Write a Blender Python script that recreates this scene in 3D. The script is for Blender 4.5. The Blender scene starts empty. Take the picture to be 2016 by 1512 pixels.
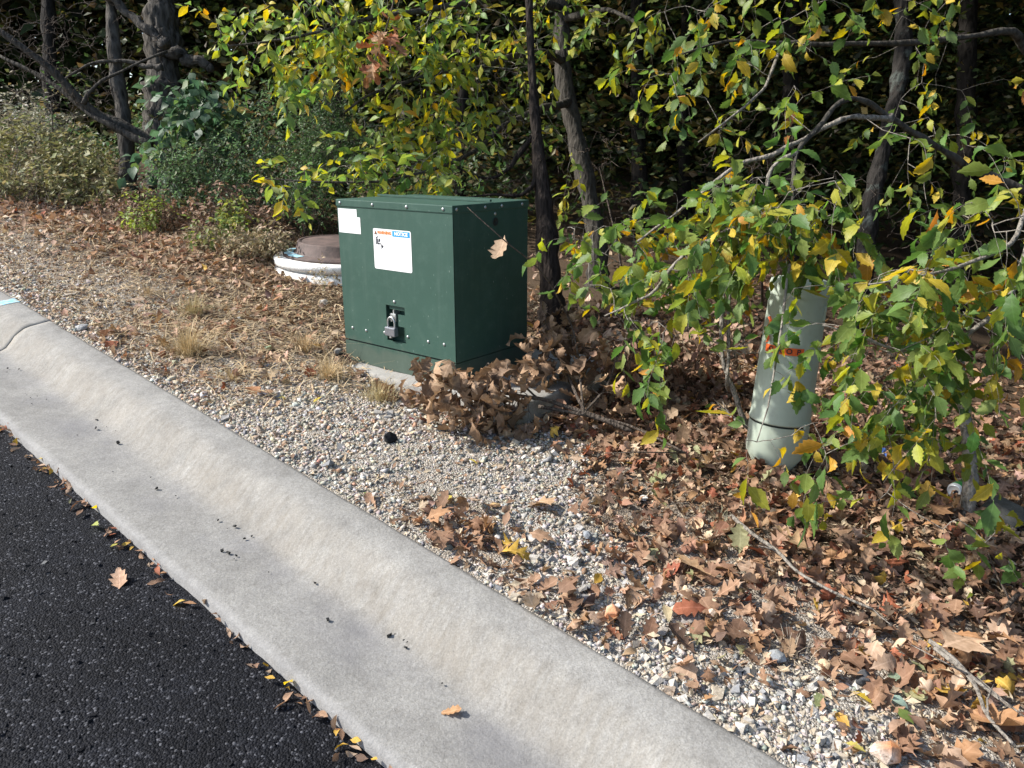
import bpy, bmesh, math, random
import numpy as np
from mathutils import Vector, Matrix, noise as mnoise

rng = np.random.default_rng(7)
random.seed(7)
scene = bpy.context.scene
COL = scene.collection

# ------------------------------------------------------------------ camera
PITCH = math.radians(17.0)
FPX = 1500.0                      # focal length in pixels of a 2016 px wide frame
CAM_H = 1.55
cam_data = bpy.data.cameras.new("camera")
cam_data.sensor_width = 36.0
cam_data.lens = FPX / 2016.0 * 36.0
cam_data.clip_start = 0.05
cam_data.clip_end = 500.0
cam = bpy.data.objects.new("camera", cam_data)
COL.objects.link(cam)
cam.location = (0, 0, CAM_H)
cam.rotation_euler = (math.pi / 2 - PITCH, 0, 0)
scene.camera = cam

# ------------------------------------------------------------------ sky, sun, exposure
SUN_EL = math.radians(41.0)
SUN_AZ = math.atan2(-0.998, 0.06)        # from +Y towards +X
SUN_DIR = np.array([math.sin(SUN_AZ) * math.cos(SUN_EL), math.cos(SUN_AZ) * math.cos(SUN_EL), math.sin(SUN_EL)])
world = bpy.data.worlds.new("World")
scene.world = world
world.use_nodes = True
wn = world.node_tree
bg = wn.nodes["Background"]
sky = wn.nodes.new("ShaderNodeTexSky")
sky.sky_type = 'NISHITA'
sky.sun_disc = False
sky.sun_elevation = SUN_EL
sky.sun_rotation = SUN_AZ
sky.altitude = 300
sky.air_density = 1.0
sky.dust_density = 2.0
wn.links.new(sky.outputs[0], bg.inputs[0])
bg.inputs[1].default_value = 0.15
sun_data = bpy.data.lights.new("sun", 'SUN')
sun_data.energy = 4.3
sun_data.angle = math.radians(1.7)
sun_data.color = (1.0, 0.965, 0.90)
sun = bpy.data.objects.new("sun", sun_data)
COL.objects.link(sun)
sun.location = (-12, 4, 12)
sun.rotation_euler = Vector(-SUN_DIR).to_track_quat('-Z', 'Y').to_euler()
vs = scene.view_settings
vs.view_transform = 'Standard'
vs.look = 'None'
vs.exposure = 0.85
vs.gamma = 1.0
vs.use_curve_mapping = False
try:
    scene.cycles.max_bounces = 7
    scene.cycles.diffuse_bounces = 3
    scene.cycles.glossy_bounces = 2
    scene.cycles.transmission_bounces = 4
    scene.cycles.use_denoising = True
except Exception:
    pass

# ------------------------------------------------------------------ the lie of the land
DH = np.array([-0.76091327, 0.6488536])      # along the kerb, uphill
LT = np.array([0.6488536, 0.76091327])       # across it, away from the road
SLOPE = 0.10898
T_LIP, T_BACK = 0.93, 1.50
FW = np.array([0, math.cos(PITCH), -math.sin(PITCH)])
UP = np.array([0, math.sin(PITCH), math.cos(PITCH)])
CAMP = np.array([0, 0, CAM_H])


def smooth(a, b, x):
    t = np.clip((np.asarray(x, float) - a) / (b - a), 0, 1)
    return t * t * (3 - 2 * t)


def wnoise(x, y, sc, seed=0.0):
    """cheap smooth noise -1..1 from sines"""
    x = np.asarray(x) * sc + seed * 3.1
    y = np.asarray(y) * sc + seed * 1.7
    return (np.sin(x * 1.7 + 1.3 * np.sin(y * 1.1 + seed)) + np.sin(y * 2.1 + 1.7 * np.sin(x * 0.9 - seed))
            + 0.5 * np.sin(x * 4.3 + y * 3.7 + seed)) / 2.5


def st(x, y):
    return np.asarray(x) * DH[0] + np.asarray(y) * DH[1], np.asarray(x) * LT[0] + np.asarray(y) * LT[1]


def xy(s, t):
    return np.asarray(s) * DH[0] + np.asarray(t) * LT[0], np.asarray(s) * DH[1] + np.asarray(t) * LT[1]


def slope_z(s):
    s = np.asarray(s, float)
    e = np.clip(s - 9.0, 0, None)
    return SLOPE * (s - e) + SLOPE * 6.0 * (1 - np.exp(-e / 6.0))


def ground_z(x, y):
    s, t = st(x, y)
    z = slope_z(s) + 0.142
    b = smooth(1.55, 2.2, t)
    z = z + 0.016 * b * wnoise(s, t, 2.3, 1.0) + 0.035 * smooth(2.6, 4.0, t) * wnoise(s, t, 0.9, 2.0)
    z = z - smooth(3.0, 9.0, t) * smooth(3.0, -1.0, s) * 0.55
    z = z + smooth(16.0, 34.0, t) * 5.0
    # washed-out hollow along the front of the cabinet pad
    z = z - 0.035 * np.exp(-(((np.asarray(x) + 0.62) * 0.778 - (np.asarray(y) - 3.62) * 0.628) / 0.42) ** 2 - (((np.asarray(x) + 0.62) * 0.628 + (np.asarray(y) - 3.62) * 0.778) / 0.16) ** 2)
    return z


def ray_dir(px, py):
    return FW + np.array([1.0, 0, 0]) * (px - 1008) / FPX + UP * (756 - py) / FPX


def at(px, py, depth):
    """a point at a given distance in front of the camera position"""
    return CAMP + ray_dir(px, py) * depth


def onground(px, py, lift=0.0):
    r = ray_dir(px, py)
    d = 1.0
    prev = 0.6
    while d < 60:
        q = CAMP + r * d
        if q[2] < ground_z(q[0], q[1]) + lift:
            break
        prev = d
        d *= 1.01
    for _ in range(20):
        m = 0.5 * (prev + d)
        q = CAMP + r * m
        if q[2] < ground_z(q[0], q[1]) + lift:
            d = m
        else:
            prev = m
    q = CAMP + r * d
    return np.array([q[0], q[1], float(ground_z(q[0], q[1]) + lift)])


def project(P):
    P = np.atleast_2d(P) - CAMP
    z = P @ FW
    zz = np.where(np.abs(z) < 1e-3, 1e-3, z)
    return 1008 + FPX * P[:, 0] / zz, 756 - FPX * (P @ UP) / zz, z


# ------------------------------------------------------------------ mesh helpers
def mesh_arrays(name, V, F, col=None, luv=None, smooth_shade=False):
    """triangle or quad arrays to a mesh"""
    me = bpy.data.meshes.new(name)
    V = np.ascontiguousarray(V, dtype=np.float32)
    F = np.ascontiguousarray(F, dtype=np.int32)
    k = F.shape[1]
    me.vertices.add(len(V))
    me.vertices.foreach_set("co", V.ravel())
    me.loops.add(F.size)
    me.loops.foreach_set("vertex_index", F.ravel())
    me.polygons.add(len(F))
    me.polygons.foreach_set("loop_start", np.arange(0, F.size, k, dtype=np.int32))
    try:
        me.polygons.foreach_set("loop_total", np.full(len(F), k, dtype=np.int32))
    except Exception:
        pass
    me.polygons.foreach_set("use_smooth", np.full(len(F), smooth_shade, dtype=bool))
    if col is not None:
        a = me.attributes.new("Col", 'FLOAT_COLOR', 'POINT')
        c = np.ones((len(V), 4), dtype=np.float32)
        c[:, :3] = col
        a.data.foreach_set("color", c.ravel())
    if luv is not None:
        a = me.attributes.new("luv", 'FLOAT_VECTOR', 'POINT')
        u = np.zeros((len(V), 3), dtype=np.float32)
        u[:, :luv.shape[1]] = luv
        a.data.foreach_set("vector", u.ravel())
    me.update()
    me.validate()
    return me


def link(name, me, mat=None, parent=None):
    o = bpy.data.objects.new(name, me)
    COL.objects.link(o)
    if mat is not None and len(me.materials) == 0:
        me.materials.append(mat)
    if parent is not None:
        o.parent = parent
    return o


def empty(name, loc=(0, 0, 0), rz=0.0):
    o = bpy.data.objects.new(name, None)
    COL.objects.link(o)
    o.location = tuple(float(v) for v in loc)
    o.rotation_euler = (0, 0, rz)
    o.empty_display_size = 0.1
    return o


def tag(o, label=None, cat=None, group=None, kind=None):
    if label:
        o["label"] = label
    if cat:
        o["category"] = cat
    if group:
        o["group"] = group
    if kind:
        o["kind"] = kind
    return o


def bm_obj(name, bm, mat, parent=None, smooth_shade=False):
    me = bpy.data.meshes.new(name)
    bmesh.ops.recalc_face_normals(bm, faces=bm.faces)
    bm.to_mesh(me)
    bm.free()
    if smooth_shade:
        me.polygons.foreach_set("use_smooth", [True] * len(me.polygons))
    return link(name, me, mat, parent)


def bm_box(bm, x0, x1, y0, y1, z0, z1, bevel=0.0):
    r = bmesh.ops.create_cube(bm, size=1.0)
    vs_ = r["verts"]
    for v in vs_:
        v.co = ((x0 + x1) / 2 + v.co.x * (x1 - x0), (y0 + y1) / 2 + v.co.y * (y1 - y0), (z0 + z1) / 2 + v.co.z * (z1 - z0))
    if bevel > 0:
        es = list({e for v in vs_ for e in v.link_edges})
        bmesh.ops.bevel(bm, geom=es, offset=bevel, segments=2, affect='EDGES', profile=0.6)
    return vs_


def lathe(profile, n=32, wob=None):
    """profile: list of (r, z) -> V, F quads"""
    V, F = [], []
    m = len(profile)
    for i in range(n):
        a = 2 * math.pi * i / n
        for r, z in profile:
            V.append((r * math.cos(a), r * math.sin(a), z))
    for i in range(n):
        j = (i + 1) % n
        for k in range(m - 1):
            F.append((i * m + k, j * m + k, j * m + k + 1, i * m + k + 1))
    return np.array(V), np.array(F)


def tube(pts, radii, sides=8, rough=0.0, ridges=0, seed=0, sub=1, cap=True, kink=0.0):
    """a smooth tapered tube through points, with ridged bark relief -> V, F (tris)"""
    pts = np.asarray(pts, float)
    radii = np.asarray(radii, float)
    if sub > 1:
        n = len(pts)
        tt = np.linspace(0, n - 1, (n - 1) * sub + 1)
        P = []
        for t in tt:
            i = min(int(t), n - 2)
            u = t - i
            p0, p1, p2, p3 = pts[max(i - 1, 0)], pts[i], pts[i + 1], pts[min(i + 2, n - 1)]
            P.append(0.5 * ((2 * p1) + (-p0 + p2) * u + (2 * p0 - 5 * p1 + 4 * p2 - p3) * u * u + (-p0 + 3 * p1 - 3 * p2 + p3) * u ** 3))
        radii = np.interp(tt, np.arange(n), radii)
        pts = np.array(P)
    n = len(pts)
    if kink:
        rk = np.random.default_rng(seed + 900)
        w_ = rk.normal(0, 1, (n, 3))
        w_[0] = w_[-1] = 0
        w_[1:-1] = (w_[:-2] + w_[1:-1] * 2 + w_[2:]) / 4
        pts = pts + w_ * (kink * radii)[:, None]
        radii = radii * (1 + 0.12 * rk.normal(0, 1, n))
    tan = np.gradient(pts, axis=0)
    tan /= np.linalg.norm(tan, axis=1)[:, None] + 1e-9
    ref = np.array([0.0, 1.0, 0.0]) if abs(tan[0, 1]) < 0.8 else np.array([1.0, 0, 0])
    V = np.zeros((n, sides, 3))
    ang = np.linspace(0, 2 * math.pi, sides, endpoint=False)
    r0 = np.random.default_rng(seed)
    ph = r0.uniform(0, 6.28, 8)
    acc = np.concatenate([[0], np.cumsum(np.linalg.norm(np.diff(pts, axis=0), axis=1))])
    a0 = np.cross(tan[0], ref)
    a0 /= np.linalg.norm(a0)
    for i in range(n):
        a0 = a0 - tan[i] * (a0 @ tan[i])
        a0 /= np.linalg.norm(a0) + 1e-9
        b0 = np.cross(tan[i], a0)
        rr = radii[i] * np.ones(sides)
        if ridges:
            z = acc[i]
            w = np.abs(np.sin(ang * ridges / 2 + 1.2 * np.sin(z * 9 + ph[0]) + 0.8 * np.sin(z * 23 + ang * 3 + ph[1])))
            w2 = np.sin(z * 41 + ang * 7 + ph[2]) * np.sin(z * 17 - ang * 5 + ph[3])
            rr = rr * (1 + rough * (w - 0.5) + rough * 0.45 * w2)
        elif rough:
            rr = rr * (1 + rough * r0.uniform(-1, 1, sides))
        V[i] = pts[i] + rr[:, None] * (np.cos(ang)[:, None] * a0 + np.sin(ang)[:, None] * b0)
    V = V.reshape(-1, 3)
    i = np.arange(n - 1)[:, None] * sides
    j = np.arange(sides)[None, :]
    k = (j + 1) % sides
    a, b, c, d = (i + j).ravel(), (i + k).ravel(), (i + sides + k).ravel(), (i + sides + j).ravel()
    F = np.concatenate([np.stack([a, b, c], 1), np.stack([a, c, d], 1)])
    if cap:
        bot = len(V)
        V = np.concatenate([V, pts[:1]])
        F = np.concatenate([F, np.stack([(np.arange(sides) + 1) % sides, np.arange(sides), np.full(sides, bot)], 1)])
        top = len(V)
        V = np.concatenate([V, pts[-1:]])
        l = (n - 1) * sides
        F = np.concatenate([F, np.stack([l + np.arange(sides), l + (np.arange(sides) + 1) % sides, np.full(sides, top)], 1)])
    return V, F


def join(parts):
    Vs, Fs, off = [], [], 0
    for V, F in parts:
        Vs.append(V)
        Fs.append(np.asarray(F) + off)
        off += len(V)
    return np.concatenate(Vs), np.concatenate(Fs)


def edges_tubes(P, Q, r0, r1, sides=4):
    """many thin frustums at once"""
    P, Q = np.asarray(P), np.asarray(Q)
    n = len(P)
    d = Q - P
    d /= np.linalg.norm(d, axis=1)[:, None] + 1e-9
    ref = np.where((np.abs(d[:, 2]) < 0.9)[:, None], np.array([[0, 0, 1.0]]), np.array([[1.0, 0, 0]]))
    a = np.cross(d, ref)
    a /= np.linalg.norm(a, axis=1)[:, None] + 1e-9
    b = np.cross(d, a)
    ang = np.linspace(0, 2 * math.pi, sides, endpoint=False)
    off = np.cos(ang)[None, :, None] * a[:, None, :] + np.sin(ang)[None, :, None] * b[:, None, :]
    V0 = P[:, None, :] + off * np.asarray(r0)[:, None, None]
    V1 = Q[:, None, :] + off * np.asarray(r1)[:, None, None]
    V = np.concatenate([V0, V1], 1).reshape(-1, 3)
    base = np.arange(n)[:, None] * (2 * sides)
    j = np.arange(sides)[None, :]
    k = (j + 1) % sides
    A, B, C, D = (base + j).ravel(), (base + k).ravel(), (base + sides + k).ravel(), (base + sides + j).ravel()
    return V, np.concatenate([np.stack([A, B, C], 1), np.stack([A, C, D], 1)])


# ------------------------------------------------------------------ materials
def new_mat(name):
    m = bpy.data.materials.new(name)
    m.use_nodes = True
    nt = m.node_tree
    b = nt.nodes["Principled BSDF"]
    return m, nt, b


def N(nt, typ, **kw):
    n = nt.nodes.new(typ)
    for k, v in kw.items():
        setattr(n, k, v)
    return n


def ramp(nt, fac, stops):
    r = N(nt, "ShaderNodeValToRGB")
    el = r.color_ramp.elements
    while len(el) < len(stops):
        el.new(0.5)
    for e, (p, c) in zip(el, stops):
        e.position = p
        e.color = (*c, 1) if len(c) == 3 else c
    nt.links.new(fac, r.inputs[0])
    return r.outputs[0]


def texnoise(nt, vec, scale, detail=4.0, rough=0.55, out="Fac"):
    n = N(nt, "ShaderNodeTexNoise")
    n.inputs["Scale"].default_value = scale
    n.inputs["Detail"].default_value = detail
    n.inputs["Roughness"].default_value = rough
    if vec is not None:
        nt.links.new(vec, n.inputs["Vector"])
    return n.outputs[out]


def voro(nt, vec, scale, feature='F1', out="Distance"):
    n = N(nt, "ShaderNodeTexVoronoi", feature=feature)
    n.inputs["Scale"].default_value = scale
    if vec is not None:
        nt.links.new(vec, n.inputs["Vector"])
    return n.outputs[out]


def mixc(nt, fac, a, b, mode='MIX'):
    n = N(nt, "ShaderNodeMix", data_type='RGBA', blend_type=mode)
    for sock, v in ((n.inputs[0], fac), (n.inputs[6], a), (n.inputs[7], b)):
        if hasattr(v, "is_linked"):
            nt.links.new(v, sock)
        elif isinstance(v, (int, float)):
            sock.default_value = v
        else:
            sock.default_value = (*v, 1)
    return n.outputs[2]


def math_n(nt, op, a, b=None, clamp=False):
    n = N(nt, "ShaderNodeMath", operation=op)
    n.use_clamp = clamp
    for i, v in enumerate((a, b)):
        if v is None:
            continue
        if hasattr(v, "is_linked"):
            nt.links.new(v, n.inputs[i])
        else:
            n.inputs[i].default_value = v
    return n.outputs[0]


def bump(nt, b, height, dist=0.01, strength=1.0):
    n = N(nt, "ShaderNodeBump")
    n.inputs["Distance"].default_value = dist
    n.inputs["Strength"].default_value = strength
    nt.links.new(height, n.inputs["Height"])
    nt.links.new(n.outputs[0], b.inputs["Normal"])


def geo_pos(nt):
    return N(nt, "ShaderNodeNewGeometry").outputs["Position"]


def obj_co(nt):
    return N(nt, "ShaderNodeTexCoord").outputs["Object"]


def plain(name, color, rough=0.6, metal=0.0, spec=0.5):
    m, nt, b = new_mat(name)
    n = texnoise(nt, obj_co(nt), 40, 3)
    c = mixc(nt, n, tuple(v * 0.88 for v in color), tuple(min(v * 1.1, 1) for v in color))
    nt.links.new(c, b.inputs["Base Color"])
    b.inputs["Roughness"].default_value = rough
    b.inputs["Metallic"].default_value = metal
    b.inputs["Specular IOR Level"].default_value = spec
    return m


def leaf_mat(name, trans=0.35, rough=0.55, vein=0.35, spots=0.35, tint=1.6):
    m, nt, b = new_mat(name)
    a = N(nt, "ShaderNodeAttribute", attribute_name="Col").outputs["Color"]
    luv = N(nt, "ShaderNodeAttribute", attribute_name="luv").outputs["Vector"]
    sep = N(nt, "ShaderNodeSeparateXYZ")
    nt.links.new(luv, sep.inputs[0])
    av = math_n(nt, 'ABSOLUTE', sep.outputs[1])
    mid = math_n(nt, 'LESS_THAN', av, 0.06)
    side = math_n(nt, 'FRACT', math_n(nt, 'SUBTRACT', math_n(nt, 'MULTIPLY', sep.outputs[0], 9.0), math_n(nt, 'MULTIPLY', av, 2.2)))
    side = math_n(nt, 'MULTIPLY', math_n(nt, 'LESS_THAN', side, 0.14), 0.5)
    ve = math_n(nt, 'MULTIPLY', math_n(nt, 'MAXIMUM', mid, side), vein)
    pos = geo_pos(nt)
    n1 = texnoise(nt, pos, 60, 3)
    blot = ramp(nt, n1, [(0.35, (0.62, 0.56, 0.5)), (0.6, (1.05, 1.05, 1.05))])
    c = mixc(nt, spots, a, mixc(nt, 1.0, a, blot, 'MULTIPLY'))
    hs = N(nt, "ShaderNodeHueSaturation")
    hs.inputs["Value"].default_value = 1.7
    hs.inputs["Saturation"].default_value = 0.9
    nt.links.new(c, hs.inputs["Color"])
    c = mixc(nt, ve, c, hs.outputs[0])
    nt.links.new(c, b.inputs["Base Color"])
    b.inputs["Roughness"].default_value = rough
    b.inputs["Specular IOR Level"].default_value = 0.35
    bump(nt, b, math_n(nt, 'ADD', n1, ve), 0.003, 0.5)
    if trans > 0:
        t = N(nt, "ShaderNodeBsdfTranslucent")
        h2 = N(nt, "ShaderNodeHueSaturation")
        h2.inputs["Value"].default_value = tint
        h2.inputs["Saturation"].default_value = 1.1
        nt.links.new(c, h2.inputs["Color"])
        nt.links.new(h2.outputs[0], t.inputs["Color"])
        mx = N(nt, "ShaderNodeMixShader")
        mx.inputs[0].default_value = trans
        nt.links.new(b.outputs[0], mx.inputs[1])
        nt.links.new(t.outputs[0], mx.inputs[2])
        nt.links.new(mx.outputs[0], nt.nodes["Material Output"].inputs[0])
    return m


def bark_mat(name, dark, light, scale=22.0, stretch=0.22, lichen=None):
    m, nt, b = new_mat(name)
    mp = N(nt, "ShaderNodeMapping")
    mp.inputs["Scale"].default_value = (1, 1, stretch)
    nt.links.new(geo_pos(nt), mp.inputs[0])
    n1 = texnoise(nt, mp.outputs[0], scale, 6, 0.65)
    v = voro(nt, mp.outputs[0], scale * 1.3, 'F1')
    h = math_n(nt, 'ADD', n1, math_n(nt, 'MULTIPLY', v, 0.6))
    c = ramp(nt, h, [(0.4, dark), (0.95, light)])
    if lichen:
        n2 = texnoise(nt, geo_pos(nt), 7, 5, 0.7)
        c = mixc(nt, ramp(nt, n2, [(0.52, (0, 0, 0)), (0.62, (1, 1, 1))]), c, lichen)
    nt.links.new(c, b.inputs["Base Color"])
    b.inputs["Roughness"].default_value = 0.9
    b.inputs["Specular IOR Level"].default_value = 0.15
    bump(nt, b, h, 0.02, 0.9)
    return m


def stone_mat():
    m, nt, b = new_mat("stone")
    a = N(nt, "ShaderNodeAttribute", attribute_name="Col").outputs["Color"]
    pos = geo_pos(nt)
    n = texnoise(nt, pos, 160, 4, 0.6)
    n2 = texnoise(nt, pos, 35, 3)
    c = mixc(nt, 1.0, a, ramp(nt, n, [(0.3, (0.7, 0.69, 0.67)), (0.7, (1.12, 1.12, 1.12))]), 'MULTIPLY')
    c = mixc(nt, 1.0, c, ramp(nt, n2, [(0.35, (0.82, 0.78, 0.72)), (0.65, (1.08, 1.08, 1.08))]), 'MULTIPLY')
    nt.links.new(c, b.inputs["Base Color"])
    b.inputs["Roughness"].default_value = 0.85
    b.inputs["Specular IOR Level"].default_value = 0.3
    bump(nt, b, n, 0.004, 0.6)
    return m


def ground_mat():
    m, nt, b = new_mat("soil_and_grit")
    pos = geo_pos(nt)
    v = N(nt, "ShaderNodeTexVoronoi")
    v.inputs["Scale"].default_value = 150
    nt.links.new(pos, v.inputs["Vector"])
    sepc = N(nt, "ShaderNodeSeparateColor")
    nt.links.new(v.outputs["Color"], sepc.inputs[0])
    grit = ramp(nt, sepc.outputs[0], [(0.0, (0.24, 0.205, 0.165)), (0.45, (0.35, 0.31, 0.255)), (0.8, (0.42, 0.38, 0.325)), (1.0, (0.52, 0.49, 0.44))])
    n = texnoise(nt, pos, 240, 4, 0.6)
    n2 = texnoise(nt, pos, 2.1, 5, 0.6)
    soil = ramp(nt, n, [(0.3, (0.06, 0.04, 0.025)), (0.7, (0.17, 0.12, 0.08))])
    # distance from the kerb decides between grit and woodland soil
    dot = N(nt, "ShaderNodeVectorMath", operation='DOT_PRODUCT')
    nt.links.new(pos, dot.inputs[0])
    dot.inputs[1].default_value = (float(LT[0]), float(LT[1]), 0)
    tt = math_n(nt, 'ADD', dot.outputs["Value"], math_n(nt, 'MULTIPLY', n2, 1.6))
    f = ramp(nt, math_n(nt, 'DIVIDE', tt, 10.0), [(0.275, (0, 0, 0)), (0.35, (1, 1, 1))])
    c = mixc(nt, f, grit, soil)
    nt.links.new(c, b.inputs["Base Color"])
    b.inputs["Roughness"].default_value = 0.95
    b.inputs["Specular IOR Level"].default_value = 0.15
    h = math_n(nt, 'ADD', math_n(nt, 'MULTIPLY', v.outputs["Distance"], -0.8), math_n(nt, 'MULTIPLY', n, 0.5))
    bump(nt, b, h, 0.012, 1.0)
    return m


def asphalt_mat():
    m, nt, b = new_mat("asphalt")
    pos = geo_pos(nt)
    v = N(nt, "ShaderNodeTexVoronoi")
    v.inputs["Scale"].default_value = 165
    nt.links.new(pos, v.inputs["Vector"])
    sepc = N(nt, "ShaderNodeSeparateColor")
    nt.links.new(v.outputs["Color"], sepc.inputs[0])
    n = texnoise(nt, pos, 3.0, 5, 0.65)
    n3 = texnoise(nt, pos, 300, 3)
    grains = ramp(nt, sepc.outputs[0], [(0.0, (0.005, 0.0054, 0.007)), (0.7, (0.010, 0.0107, 0.0135)), (0.92, (0.022, 0.023, 0.027)), (1.0, (0.11, 0.11, 0.115))])
    c = mixc(nt, 1.0, grains, ramp(nt, n, [(0.32, (0.6, 0.6, 0.62)), (0.5, (0.85, 0.86, 0.9)), (0.7, (1.25, 1.28, 1.36))]), 'MULTIPLY')
    nt.links.new(c, b.inputs["Base Color"])
    b.inputs["Roughness"].default_value = 0.7
    b.inputs["Specular IOR Level"].default_value = 0.12
    h = math_n(nt, 'ADD', math_n(nt, 'MULTIPLY', v.outputs["Distance"], -1.0), math_n(nt, 'MULTIPLY', n3, 0.25))
    h = math_n(nt, 'ADD', h, math_n(nt, 'MULTIPLY', sepc.outputs[1], 0.5))
    bump(nt, b, h, 0.0035, 1.0)
    return m


def concrete_mat(name, base=(0.272, 0.264, 0.249), stain=(0.23, 0.20, 0.16), kerb=False):
    m, nt, b = new_mat(name)
    pos = geo_pos(nt)
    n1 = texnoise(nt, pos, 5.0, 6, 0.65)
    n2 = texnoise(nt, pos, 90, 4, 0.6)
    n3 = texnoise(nt, pos, 210, 2)
    c = ramp(nt, n1, [(0.3, tuple(v * 0.78 for v in base)), (0.7, tuple(v * 1.12 for v in base))])
    c = mixc(nt, 1.0, c, ramp(nt, n2, [(0.3, (0.86, 0.85, 0.83)), (0.7, (1.08, 1.08, 1.08))]), 'MULTIPLY')
    c = mixc(nt, 1.0, c, ramp(nt, n3, [(0.3, (0.84, 0.84, 0.83)), (0.7, (1.15, 1.15, 1.15))]), 'MULTIPLY')
    pits = voro(nt, pos, 110, 'F1')
    pitm = ramp(nt, pits, [(0.06, (0.62, 0.6, 0.57)), (0.16, (1, 1, 1))])
    pn = ramp(nt, texnoise(nt, pos, 14, 3), [(0.5, (1, 1, 1)), (0.62, (0, 0, 0))])
    c = mixc(nt, 1.0, c, mixc(nt, pn, pitm, (1, 1, 1)), 'MULTIPLY')
    pale = ramp(nt, voro(nt, pos, 55, 'F1'), [(0.05, (1, 1, 1)), (0.12, (0, 0, 0))])
    c = mixc(nt, math_n(nt, 'MULTIPLY', pale, 0.3), c, (0.5, 0.49, 0.47))
    mott = texnoise(nt, pos, 22, 5, 0.7)
    c = mixc(nt, 1.0, c, ramp(nt, mott, [(0.32, (0.86, 0.855, 0.85)), (0.5, (1.0, 1.0, 1.0)), (0.7, (1.10, 1.10, 1.09))]), 'MULTIPLY')
    if kerb:
        pa = N(nt, "ShaderNodeAttribute", attribute_name="luv").outputs["Vector"]
        sep = N(nt, "ShaderNodeSeparateXYZ")
        nt.links.new(pa, sep.inputs[0])
        # old water-line grime streak on the rising face, patchy greyer gutter pan
        mp = N(nt, "ShaderNodeMapping")
        mp.inputs["Scale"].default_value = (26, 2.2, 1)
        nt.links.new(pa, mp.inputs[0])
        comb = texnoise(nt, mp.outputs[0], 2.0, 4, 0.6)
        fz = ramp(nt, sep.outputs[1], [(0.44, (0, 0, 0)), (0.54, (1, 1, 1)), (0.74, (1, 1, 1)), (0.84, (0, 0, 0))])
        c = mixc(nt, math_n(nt, 'MULTIPLY', fz, 0.8), c, mixc(nt, 1.0, c, ramp(nt, comb, [(0.35, (0.88, 0.85, 0.80)), (0.6, (1.04, 1.03, 1.01))]), 'MULTIPLY'))
        streak = texnoise(nt, pos, 9, 5, 0.7)
        face = ramp(nt, sep.outputs[1], [(0.48, (0, 0, 0)), (0.60, (1, 1, 1)), (0.70, (0.7, 0.7, 0.7)), (0.80, (0, 0, 0))])
        fm = math_n(nt, 'MULTIPLY', face, ramp(nt, streak, [(0.35, (0, 0, 0)), (0.7, (1, 1, 1))]))
        c = mixc(nt, math_n(nt, 'MULTIPLY', fm, 0.45), c, stain)
        pan = ramp(nt, sep.outputs[1], [(0.12, (0, 0, 0)), (0.28, (1, 1, 1)), (0.46, (1, 1, 1)), (0.55, (0, 0, 0))])
        pm = math_n(nt, 'MULTIPLY', pan, ramp(nt, texnoise(nt, pos, 3.2, 5, 0.6), [(0.42, (0, 0, 0)), (0.68, (1, 1, 1))]))
        c = mixc(nt, math_n(nt, 'MULTIPLY', pm, 0.45), c, (0.165, 0.163, 0.172))
        lip = ramp(nt, sep.outputs[1], [(0.0, (1, 1, 1)), (0.055, (0, 0, 0))])
        c = mixc(nt, math_n(nt, 'MULTIPLY', lip, 0.35), c, (0.2, 0.2, 0.21))
    nt.links.new(c, b.inputs["Base Color"])
    b.inputs["Roughness"].default_value = 0.9
    b.inputs["Specular IOR Level"].default_value = 0.25
    h = math_n(nt, 'ADD', math_n(nt, 'MULTIPLY', n2, 0.8), math_n(nt, 'MULTIPLY', pitm, 0.6))
    bump(nt, b, h, 0.004, 0.7)
    return m


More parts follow.
